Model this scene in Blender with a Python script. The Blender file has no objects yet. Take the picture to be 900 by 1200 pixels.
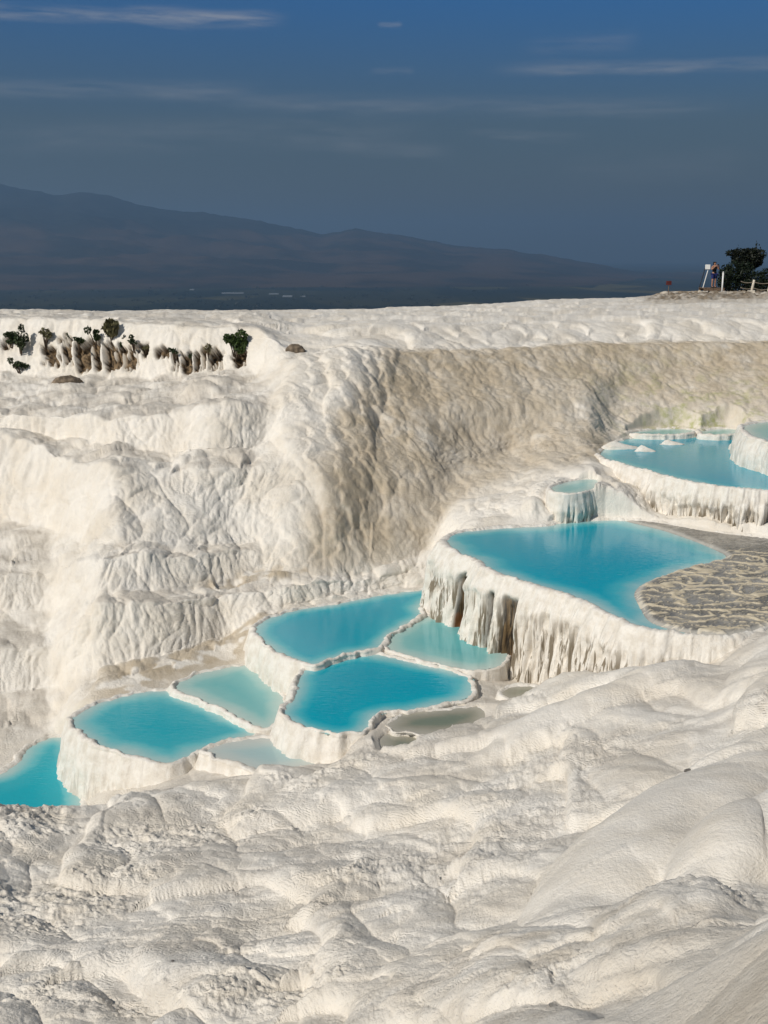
import bpy, bmesh, math, random, time
import numpy as np
from mathutils import Vector, Matrix

T0 = time.time()
RNG = np.random.default_rng(7)
random.seed(7)
C = bpy.context.scene.collection
SC = bpy.context.scene
R = math.radians

# ------------------------------------------------------------------ camera
FPX = 1287.0                      # focal length in pixels of a 900 x 1200 frame
PITCH = math.atan(300 / FPX)
CP, SP = math.cos(PITCH), math.sin(PITCH)
cam = bpy.data.cameras.new('camera')
camo = bpy.data.objects.new('camera', cam)
C.objects.link(camo)
camo.rotation_euler = (math.pi / 2 - PITCH, 0, 0)
cam.sensor_fit = 'VERTICAL'
cam.angle = 2 * math.atan(600 / FPX)
cam.clip_start = 0.1
cam.clip_end = 200000
SC.camera = camo


def ray(u, v):
    xc, yc = (u - 450) / FPX, (600 - v) / FPX
    x, y, z = xc, CP + yc * SP, -SP + yc * CP
    h = math.hypot(x, y)
    return math.atan2(x, y), z / h        # azimuth, tan(elevation)


def at(u, v, z=None, r=None):
    az, t = ray(u, v)
    if r is None:
        r = z / t
    return np.array([r * math.sin(az), r * math.cos(az), r * t])


# ------------------------------------------------------------------ noise
_G = RNG.normal(size=(1024, 3))
_G /= np.linalg.norm(_G, axis=1)[:, None]
_G = _G.astype(np.float32)


def perlin(p, seed=0):
    p = np.asarray(p, np.float32)
    i = np.floor(p).astype(np.int64)
    f = p - i
    w = f * f * f * (f * (f * 6 - 15) + 10)
    out = 0
    for dx in (0, 1):
        wx = w[:, 0] if dx else 1 - w[:, 0]
        for dy in (0, 1):
            wy = w[:, 1] if dy else 1 - w[:, 1]
            for dz in (0, 1):
                wz = w[:, 2] if dz else 1 - w[:, 2]
                h = ((i[:, 0] + dx) * 73856093) ^ ((i[:, 1] + dy) * 19349663) ^ ((i[:, 2] + dz + seed * 131) * 83492791)
                h = (h ^ (h >> 13)) * 1274126177
                g = _G[(h ^ (h >> 16)) & 1023]
                d = g[:, 0] * (f[:, 0] - dx) + g[:, 1] * (f[:, 1] - dy) + g[:, 2] * (f[:, 2] - dz)
                out = out + wx * wy * wz * d
    return out


def billow(p, seed=0):            # round lobes parted by sharp creases, about 0..1
    return np.sqrt(np.abs(perlin(p, seed)) * 1.7 + 1e-4)


def fbm(p, seed=0, n=3):
    a, s, out = 1.0, 1.0, 0
    for k in range(n):
        out = out + a * perlin(p * s, seed + k)
        a *= 0.5
        s *= 2.03
    return out


def smooth(a, b, x):
    t = np.clip((x - a) / (b - a), 0, 1)
    return t * t * (3 - 2 * t)


# ------------------------------------------------------------------ objects
def tag(o, label=None, cat=None, group=None, kind=None):
    if label: o['label'] = label
    if cat: o['category'] = cat
    if group: o['group'] = group
    if kind: o['kind'] = kind
    return o


def empty(name, loc, label, cat, group=None, rz=0):
    o = bpy.data.objects.new(name, None)
    C.objects.link(o)
    o.location = loc
    o.rotation_euler = (0, 0, rz)
    o.empty_display_size = 0.2
    return tag(o, label, cat, group)


def link(name, me, mat, parent=None):
    o = bpy.data.objects.new(name, me)
    C.objects.link(o)
    if mat is not None:
        me.materials.append(mat)
    if parent is not None:
        o.parent = parent
    return o


def mesh_np(name, co, faces, attrs=None, smooth_=True):
    co = np.ascontiguousarray(co, np.float32)
    faces = np.ascontiguousarray(faces, np.int32)
    k = faces.shape[1]
    me = bpy.data.meshes.new(name)
    me.vertices.add(len(co))
    me.vertices.foreach_set('co', co.ravel())
    me.loops.add(faces.size)
    me.loops.foreach_set('vertex_index', faces.ravel())
    me.polygons.add(len(faces))
    me.polygons.foreach_set('loop_start', np.arange(0, faces.size, k, dtype=np.int32))
    if smooth_:
        me.polygons.foreach_set('use_smooth', np.ones(len(faces), bool))
    me.update(calc_edges=True)
    for n, a in (attrs or {}).items():
        at_ = me.attributes.new(n, 'FLOAT', 'POINT')
        at_.data.foreach_set('value', np.ascontiguousarray(a, np.float32))
    return me


def grid_faces(nr, nc, wrap=False):
    i = np.arange(nr * nc).reshape(nr, nc)
    if wrap:
        i = np.concatenate([i, i[:, :1]], 1)
    return np.stack([i[:-1, :-1], i[:-1, 1:], i[1:, 1:], i[1:, :-1]], -1).reshape(-1, 4)


def bm_obj(name, bm, mat, parent=None, smooth_=False):
    me = bpy.data.meshes.new(name)
    bmesh.ops.recalc_face_normals(bm, faces=bm.faces)
    bm.to_mesh(me)
    bm.free()
    if smooth_:
        for p in me.polygons: p.use_smooth = True
    return link(name, me, mat, parent)


def add_box(bm, c, s, rot=None, bev=0.0):
    m = Matrix.Translation(c) @ (rot or Matrix.Identity(4)) @ Matrix.Diagonal((*s, 1))
    g = bmesh.ops.create_cube(bm, size=1, matrix=m)
    if bev:
        es = list({e for v in g['verts'] for e in v.link_edges})
        bmesh.ops.bevel(bm, geom=es, offset=bev, segments=1, affect='EDGES')


def add_tube(bm, pts, rad, n=8, cap=True):
    pts = [Vector(p) for p in pts]
    if not hasattr(rad, '__len__'): rad = [rad] * len(pts)
    rings = []
    for i, p in enumerate(pts):
        d = (pts[min(i + 1, len(pts) - 1)] - pts[max(i - 1, 0)]).normalized()
        a = d.cross(Vector((0, 1, 0.3)))
        if a.length < 1e-3: a = d.cross(Vector((1, 0, 0)))
        a.normalize()
        b = d.cross(a)
        rings.append([bm.verts.new(p + rad[i] * (math.cos(t) * a + math.sin(t) * b)) for t in [2 * math.pi * k / n for k in range(n)]])
    for r0, r1 in zip(rings, rings[1:]):
        for k in range(n):
            bm.faces.new((r0[k], r0[(k + 1) % n], r1[(k + 1) % n], r1[k]))
    if cap:
        bm.faces.new(rings[0][::-1])
        bm.faces.new(rings[-1])


# ------------------------------------------------------------------ materials
class NT:
    def __init__(self, name):
        self.m = bpy.data.materials.new(name)
        self.m.use_nodes = True
        self.t = self.m.node_tree
        self.t.nodes.clear()
        self.out = self.n('ShaderNodeOutputMaterial')

    def n(self, typ, ins=None, **kw):
        nd = self.t.nodes.new(typ)
        for k, v in kw.items(): setattr(nd, k, v)
        for k, v in (ins or {}).items(): self.set(nd.inputs[k], v)
        return nd

    def set(self, sock, v):
        if isinstance(v, bpy.types.NodeSocket): self.t.links.new(v, sock)
        elif isinstance(v, bpy.types.Node): self.t.links.new(v.outputs[0], sock)
        else:
            if isinstance(v, (tuple, list)) and len(v) == 3 and sock.type == 'RGBA': v = (*v, 1)
            sock.default_value = v

    def math(self, op, a, b=0.0, c=0.0, clamp=False):
        return self.n('ShaderNodeMath', {0: a, 1: b, 2: c}, operation=op, use_clamp=clamp).outputs[0]

    def attr(self, name): return self.n('ShaderNodeAttribute', attribute_name=name).outputs['Fac']

    def noise(self, vec, scale, detail=4, rough=0.55, dist=0.0):
        return self.n('ShaderNodeTexNoise', {'Vector': vec, 'Scale': scale, 'Detail': detail, 'Roughness': rough, 'Distortion': dist}).outputs[0]

    def mix(self, f, a, b, mode='MIX'):
        nd = self.n('ShaderNodeMix', data_type='RGBA', blend_type=mode)
        self.set(nd.inputs[0], f); self.set(nd.inputs[6], a); self.set(nd.inputs[7], b)
        return nd.outputs[2]

    def rng(self, v, a, b, c=0.0, d=1.0):
        return self.n('ShaderNodeMapRange', {0: v, 1: a, 2: b, 3: c, 4: d}, interpolation_type='SMOOTHSTEP').outputs[0]

    def pos(self, s=(1, 1, 1)):
        g = self.n('ShaderNodeNewGeometry').outputs['Position']
        if s == (1, 1, 1): return g
        return self.n('ShaderNodeVectorMath', {0: g, 1: s}, operation='MULTIPLY').outputs[0]

    def bump(self, h, dist, strength=1.0, prev=None):
        ins = {'Height': h, 'Distance': dist, 'Strength': strength}
        if prev is not None: ins['Normal'] = prev
        return self.n('ShaderNodeBump', ins).outputs[0]

    def bsdf(self, color, rough=0.8, normal=None, spec=0.3, **kw):
        b = self.n('ShaderNodeBsdfPrincipled', {'Base Color': color, 'Roughness': rough, 'Specular IOR Level': spec, **kw})
        if normal is not None: self.set(b.inputs['Normal'], normal)
        self.t.links.new(b.outputs[0], self.out.inputs['Surface'])
        return self.m


WHITE = (0.83, 0.78, 0.70)
CREAM = (0.75, 0.68, 0.575)
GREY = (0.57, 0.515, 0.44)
BROWN = (0.49, 0.405, 0.29)


def mat_travertine():
    t = NT('travertine')
    p = t.pos()
    n1 = t.noise(p, 0.9, 5, 0.6)
    n2 = t.noise(p, 5.0, 5, 0.65)
    n3 = t.noise(p, 28.0, 4, 0.6)
    col = t.mix(t.rng(n1, 0.35, 0.7), WHITE, CREAM)
    col = t.mix(t.math('MULTIPLY', t.rng(n2, 0.45, 0.75), 0.3), col, (0.60, 0.56, 0.50))
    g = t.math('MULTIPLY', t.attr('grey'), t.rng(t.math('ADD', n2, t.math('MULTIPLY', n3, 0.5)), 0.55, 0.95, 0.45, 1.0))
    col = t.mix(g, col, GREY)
    b = t.math('MULTIPLY', t.attr('brown'), t.rng(t.math('ADD', n1, t.math('MULTIPLY', n2, 0.6)), 0.5, 1.0, 0.6, 1.0))
    col = t.mix(b, col, BROWN)
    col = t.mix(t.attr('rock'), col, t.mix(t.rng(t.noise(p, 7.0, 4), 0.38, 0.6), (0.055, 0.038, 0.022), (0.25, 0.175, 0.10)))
    col = t.mix(t.math('MULTIPLY', t.attr('moss'), t.rng(n2, 0.35, 0.65)), col, (0.42, 0.42, 0.20))
    # thin dark cracks and crumbs
    v = t.n('ShaderNodeTexVoronoi', {'Vector': p, 'Scale': 6.0}, feature='F1').outputs['Distance']
    col = t.mix(t.math('MULTIPLY', t.rng(v, 0.07, 0.03), t.rng(n1, 0.5, 0.6)), col, (0.25, 0.20, 0.15))
    # ripples: micro terracettes that follow the contour lines
    sx = t.n('ShaderNodeSeparateXYZ', {0: p})
    ph = t.math('ADD', t.math('MULTIPLY', sx.outputs[2], 95.0), t.math('MULTIPLY', t.noise(p, 2.2, 3), 42.0))
    rip = t.math('ABSOLUTE', t.math('SINE', ph))
    rm = t.rng(t.noise(p, 0.7, 3), 0.42, 0.6)
    nb = t.bump(t.math('MULTIPLY', t.math('MULTIPLY', rip, rm), t.math('SUBTRACT', 1.0, t.math('MULTIPLY', t.attr('plain'), 0.8))), 0.010, 0.5)
    nb = t.bump(n2, 0.03, 0.5, nb)
    nb = t.bump(n3, 0.018, 0.75, nb)
    nb = t.bump(t.noise(p, 90, 3, 0.6), 0.006, 0.7, nb)
    return t.bsdf(col, 0.78, nb, 0.25)


def mat_wall():
    t = NT('travertine_wall')
    p = t.pos()
    n2 = t.noise(p, 5.0, 5, 0.65)
    n3 = t.noise(p, 30.0, 4, 0.6)
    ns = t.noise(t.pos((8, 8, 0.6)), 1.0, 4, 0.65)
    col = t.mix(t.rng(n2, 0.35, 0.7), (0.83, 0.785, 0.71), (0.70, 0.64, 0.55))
    col = t.mix(t.math('MULTIPLY', t.rng(ns, 0.50, 0.58), t.attr('low')), col, (0.23, 0.19, 0.135))  # streaks: staining plus the dark gaps between flutes, painted into the colour
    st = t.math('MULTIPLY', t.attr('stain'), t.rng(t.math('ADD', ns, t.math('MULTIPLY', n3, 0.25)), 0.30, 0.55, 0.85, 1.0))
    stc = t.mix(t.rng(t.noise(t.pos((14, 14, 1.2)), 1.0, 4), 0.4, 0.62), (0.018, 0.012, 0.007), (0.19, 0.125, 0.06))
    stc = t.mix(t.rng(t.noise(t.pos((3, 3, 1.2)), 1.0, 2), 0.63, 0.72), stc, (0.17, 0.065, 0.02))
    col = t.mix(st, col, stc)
    nb = t.bump(ns, 0.03, 0.5)
    nb = t.bump(n3, 0.02, 0.7, nb)
    nb = t.bump(t.noise(p, 95, 3, 0.6), 0.006, 0.7, nb)
    return t.bsdf(col, 0.72, nb, 0.3)


def mat_water(name, deep, mid, shallow, edge, ripple=1.0):
    t = NT(name)
    p = t.pos()
    d = t.math('ADD', t.attr('depth'), t.math('MULTIPLY', t.math('SUBTRACT', t.noise(p, 1.1, 5), 0.5), 0.55))
    cr = t.n('ShaderNodeValToRGB', {0: d})
    e = cr.color_ramp.elements
    e[0].position = 0.0; e[0].color = (*edge, 1)
    e[1].position = 1.0; e[1].color = (*deep, 1)
    for q, c in ((0.30, shallow), (0.46, mid)):
        x = e.new(q); x.color = (*c, 1)
    nb = t.bump(t.noise(t.pos((1, 2.2, 1)), 6.0, 3, 0.5), 0.014, 0.3 * ripple)
    nb = t.bump(t.noise(t.pos((1, 1.7, 1)), 26.0, 2, 0.5), 0.003, 0.3 * ripple, nb)
    return t.bsdf(cr.outputs[0], 0.05, nb, 0.38, IOR=1.33)


def mat_simple(name, col, rough=0.7, nscale=12, var=0.35, bump=0.004):
    t = NT(name)
    p = t.n('ShaderNodeTexCoord').outputs['Object']
    n = t.noise(p, nscale, 4)
    c = t.mix(t.rng(n, 0.3, 0.7), tuple(x * (1 - var) for x in col), tuple(min(1, x * (1 + var)) for x in col))
    return t.bsdf(c, rough, t.bump(n, bump, 0.6), 0.25)


def mat_terracette():
    t = NT('terracette_crust')
    p = t.pos()
    n = t.noise(p, 9, 4)
    flat = t.mix(t.rng(n, 0.35, 0.65), (0.26, 0.243, 0.212), (0.37, 0.345, 0.30))
    rid = t.mix(t.rng(n, 0.3, 0.7), (0.70, 0.61, 0.45), (0.54, 0.46, 0.33))
    rd = t.attr('ridge')
    flat = t.mix(t.rng(t.noise(p, 1.3, 4), 0.42, 0.6), flat, (0.19, 0.18, 0.16))
    flat = t.mix(t.rng(t.noise(p, 2.1, 3), 0.58, 0.68), flat, (0.33, 0.30, 0.25))
    col = t.mix(t.rng(rd, 0.25, 0.6), flat, rid)
    col = t.mix(t.attr('shore'), col, (0.70, 0.66, 0.58))
    return t.bsdf(col, t.rng(rd, 0.1, 0.6, 0.22, 0.75), t.bump(t.noise(p, 60, 3), 0.005, 0.6), 0.4)


def mat_leaf(name, c1, c2):
    t = NT(name)
    p = t.n('ShaderNodeTexCoord').outputs['Object']
    col = t.mix(t.rng(t.noise(p, 9, 2), 0.35, 0.65), c1, c2)
    return t.bsdf(col, 0.6, None, 0.3)


def mat_plain():
    t = NT('plain_fields')
    p = t.pos((1 / 1000, 1 / 1000, 0))
    v = t.n('ShaderNodeTexVoronoi', {'Vector': t.pos((1 / 420, 1 / 1200, 0)), 'Scale': 1.0, 'Randomness': 0.8})
    s = t.n('ShaderNodeSeparateColor', {0: v.outputs['Color']})
    col = t.mix(t.rng(s.outputs[0], 0.2, 0.9), (0.012, 0.018, 0.010), (0.040, 0.040, 0.018))
    col = t.mix(t.rng(s.outputs[1], 0.86, 0.95), col, (0.10, 0.085, 0.03))
    col = t.mix(t.rng(t.noise(p, 0.35, 4), 0.4, 0.65), col, (0.010, 0.016, 0.012))
    return t.bsdf(col, 0.9, None, 0.1)


def mat_mountain():
    t = NT('mountain_slopes')
    p = t.pos((1 / 1000, 1 / 1000, 1 / 1000))
    n = t.noise(p, 1.1, 6, 0.6)
    z = t.n('ShaderNodeSeparateXYZ', {0: t.pos()}).outputs[2]
    low = t.mix(t.rng(n, 0.4, 0.6), (0.075, 0.048, 0.030), (0.024, 0.021, 0.014))
    up = t.mix(t.rng(n, 0.4, 0.6), (0.010, 0.014, 0.012), (0.024, 0.024, 0.018))
    k = t.math('ADD', z, t.math('MULTIPLY', t.math('SUBTRACT', n, 0.5), 700))
    col = t.mix(t.rng(k, 150, 420), low, up)
    return t.bsdf(col, 0.95, None, 0.05)


M_TR = mat_travertine()
M_WALL = mat_wall()
M_W = {
    'deep': mat_water('turquoise_water', (0.0, 0.345, 0.465), (0.0, 0.375, 0.485), (0.06, 0.46, 0.53), (0.38, 0.60, 0.59)),
    'mid': mat_water('light_turquoise_water', (0.02, 0.40, 0.48), (0.05, 0.43, 0.495), (0.15, 0.52, 0.55), (0.44, 0.61, 0.58)),
    'pale': mat_water('pale_mint_water', (0.13, 0.45, 0.46), (0.21, 0.50, 0.49), (0.33, 0.56, 0.53), (0.50, 0.62, 0.57)),
    'clear': mat_water('clear_shallow_water', (0.15, 0.19, 0.14), (0.20, 0.23, 0.17), (0.30, 0.29, 0.22), (0.44, 0.41, 0.34)),
    'milk': mat_water('milky_shallow_water', (0.36, 0.52, 0.52), (0.42, 0.55, 0.54), (0.50, 0.58, 0.55), (0.58, 0.60, 0.55)),
}

# ------------------------------------------------------------------ pools: plan outlines
# every rim is traced on its own level plane: (level, wall height, water, outline)
POOLS = dict(
    main=(-6.00, 1.75, 'deep', [(524, 632), (540, 624), (580, 620), (640, 617), (660, 613), (715, 610), (770, 614), (830, 624), (900, 632), (970, 640), (1010, 675), (970, 715), (900, 735), (850, 746), (800, 742), (755, 736), (720, 723), (690, 706), (650, 692), (610, 681), (575, 668), (562, 657), (545, 652), (530, 642)]),
    upper=(-5.05, 1.15, 'deep', [(703, 533), (715, 522), (740, 514), (800, 511), (860, 512), (900, 518), (960, 530), (990, 560), (940, 575), (900, 575), (850, 571), (800, 563), (765, 554), (735, 546), (712, 539)]),
    back=(-4.95, 0.5, 'pale', [(738, 508), (765, 503.5), (800, 503), (815, 505.5), (800, 509.5), (765, 510.5)]),
    backright=(-4.93, 0.5, 'pale', [(822, 506), (840, 503), (862, 503.5), (868, 508), (845, 510.5), (826, 509.5)]),
    ledge=(-5.32, 0.85, 'pale', [(645, 572), (660, 566), (684, 562), (700, 563), (698, 573), (680, 578), (654, 578)]),
    block=(-4.35, 1.0, 'pale', [(871, 503), (880, 497), (910, 494), (960, 496), (990, 510), (970, 530), (920, 524), (885, 513)]),
    long=(-7.40, 1.05, 'deep', [(299, 741), (304, 730), (330, 720), (360, 713), (400, 707), (440, 699), (480, 693), (515, 690), (530, 694), (505, 702), (490, 712), (494, 722), (470, 734), (450, 751), (440, 760), (415, 765), (390, 772), (365, 779), (340, 772), (318, 759)]),
    centre=(-7.48, 0.8, 'deep', [(333, 838), (345, 817), (350, 797), (361, 784), (395, 771), (430, 766), (470, 773), (520, 785), (550, 795), (553, 808), (545, 818), (520, 826), (480, 832), (450, 835), (436, 845), (420, 858), (390, 861), (358, 852)]),
    mint=(-7.43, 0.7, 'pale', [(450, 748), (465, 737), (490, 725), (520, 722), (560, 733), (592, 750), (588, 778), (550, 785), (500, 775), (460, 762)]),
    wedge=(-8.02, 0.7, 'pale', [(204, 806), (225, 793), (260, 784), (292, 780), (312, 795), (332, 818), (332, 838), (315, 854), (298, 850), (260, 832), (225, 816)]),
    round=(-8.10, 1.35, 'mid', [(86, 848), (100, 832), (130, 820), (165, 812), (200, 811), (240, 826), (280, 842), (302, 858), (270, 870), (235, 879), (205, 894), (188, 892), (150, 884), (115, 872)]),
    edge=(-9.00, 0.7, 'mid', [(-90, 930), (-40, 915), (2, 908), (18, 897), (36, 876), (62, 864), (86, 872), (92, 950), (30, 985), (-90, 985)]),
    film=(-7.95, 0.6, 'milk', [(243, 882), (258, 873), (300, 866), (350, 867), (403, 873), (398, 888), (365, 898), (330, 902), (300, 901), (270, 893)]),
    brownpool=(-7.50, 0.5, 'clear', [(455, 850), (470, 838), (520, 832), (562, 829), (568, 843), (540, 857), (500, 860), (465, 858)]),
    puddle=(-7.56, 0.4, 'clear', [(444, 868), (456, 860), (490, 861), (518, 865), (505, 875), (470, 883), (450, 881)]),
    niche=(-7.46, 0.45, 'clear', [(589, 812), (600, 805), (622, 804), (634, 809), (622, 818), (600, 820)]),
)


def catmull(pts, per_m=None, n=None):
    P = np.array(pts, float)
    k = len(P)
    dense = []
    for i in range(k):
        p0, p1, p2, p3 = P[i - 1], P[i], P[(i + 1) % k], P[(i + 2) % k]
        # centripetal-ish: limit overshoot with a tension factor
        m1, m2 = 0.42 * (p2 - p0), 0.42 * (p3 - p1)
        L = np.linalg.norm(p2 - p1)
        for m in (m1, m2):
            q = np.linalg.norm(m)
            if q > 1.2 * L: m *= 1.2 * L / q
        t = np.linspace(0, 1, 40, endpoint=False)[:, None]
        dense.append((2 * t**3 - 3 * t**2 + 1) * p1 + (t**3 - 2 * t**2 + t) * m1 + (-2 * t**3 + 3 * t**2) * p2 + (t**3 - t**2) * m2)
    D = np.concatenate(dense)
    D = np.concatenate([D, D[:1]])
    s = np.concatenate([[0], np.cumsum(np.linalg.norm(np.diff(D, axis=0), axis=1))])
    n = n or max(48, int(s[-1] * per_m))
    q = np.linspace(0, s[-1], n, endpoint=False)
    return np.stack([np.interp(q, s, D[:, 0]), np.interp(q, s, D[:, 1])], 1)


def outline(key, per_m):
    lv, H, w, px = POOLS[key]
    pts = [at(u, v, z=lv)[:2] for u, v in px]
    o = catmull(pts, per_m)
    area = 0.5 * np.sum(o[:, 0] * np.roll(o[:, 1], -1) - np.roll(o[:, 0], -1) * o[:, 1])
    if area < 0: o = o[::-1]
    return o


def sdist(P, poly):               # signed plan distance, negative inside
    out = np.empty(len(P), np.float32)
    a = poly.astype(np.float32)
    b = np.roll(a, -1, 0)
    e = b - a
    ee = (e**2).sum(1) + 1e-9
    for i in range(0, len(P), 20000):
        q = P[i:i + 20000].astype(np.float32)
        d = q[:, None] - a[None]
        t = np.clip((d * e).sum(2) / ee, 0, 1)
        w = d - t[..., None] * e
        m = np.sqrt((w**2).sum(2).min(1))
        c = ((a[None, :, 1] > q[:, None, 1]) != (b[None, :, 1] > q[:, None, 1])) & (
            q[:, None, 0] < (b[:, 0] - a[:, 0]) * (q[:, None, 1] - a[:, 1]) / (b[:, 1] - a[:, 1] + 1e-12) + a[:, 0])
        out[i:i + 20000] = np.where(c.sum(1) % 2 == 1, -m, m)
    return out


OUT = {k: outline(k, 9) for k in POOLS}          # coarse, for distances

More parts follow.
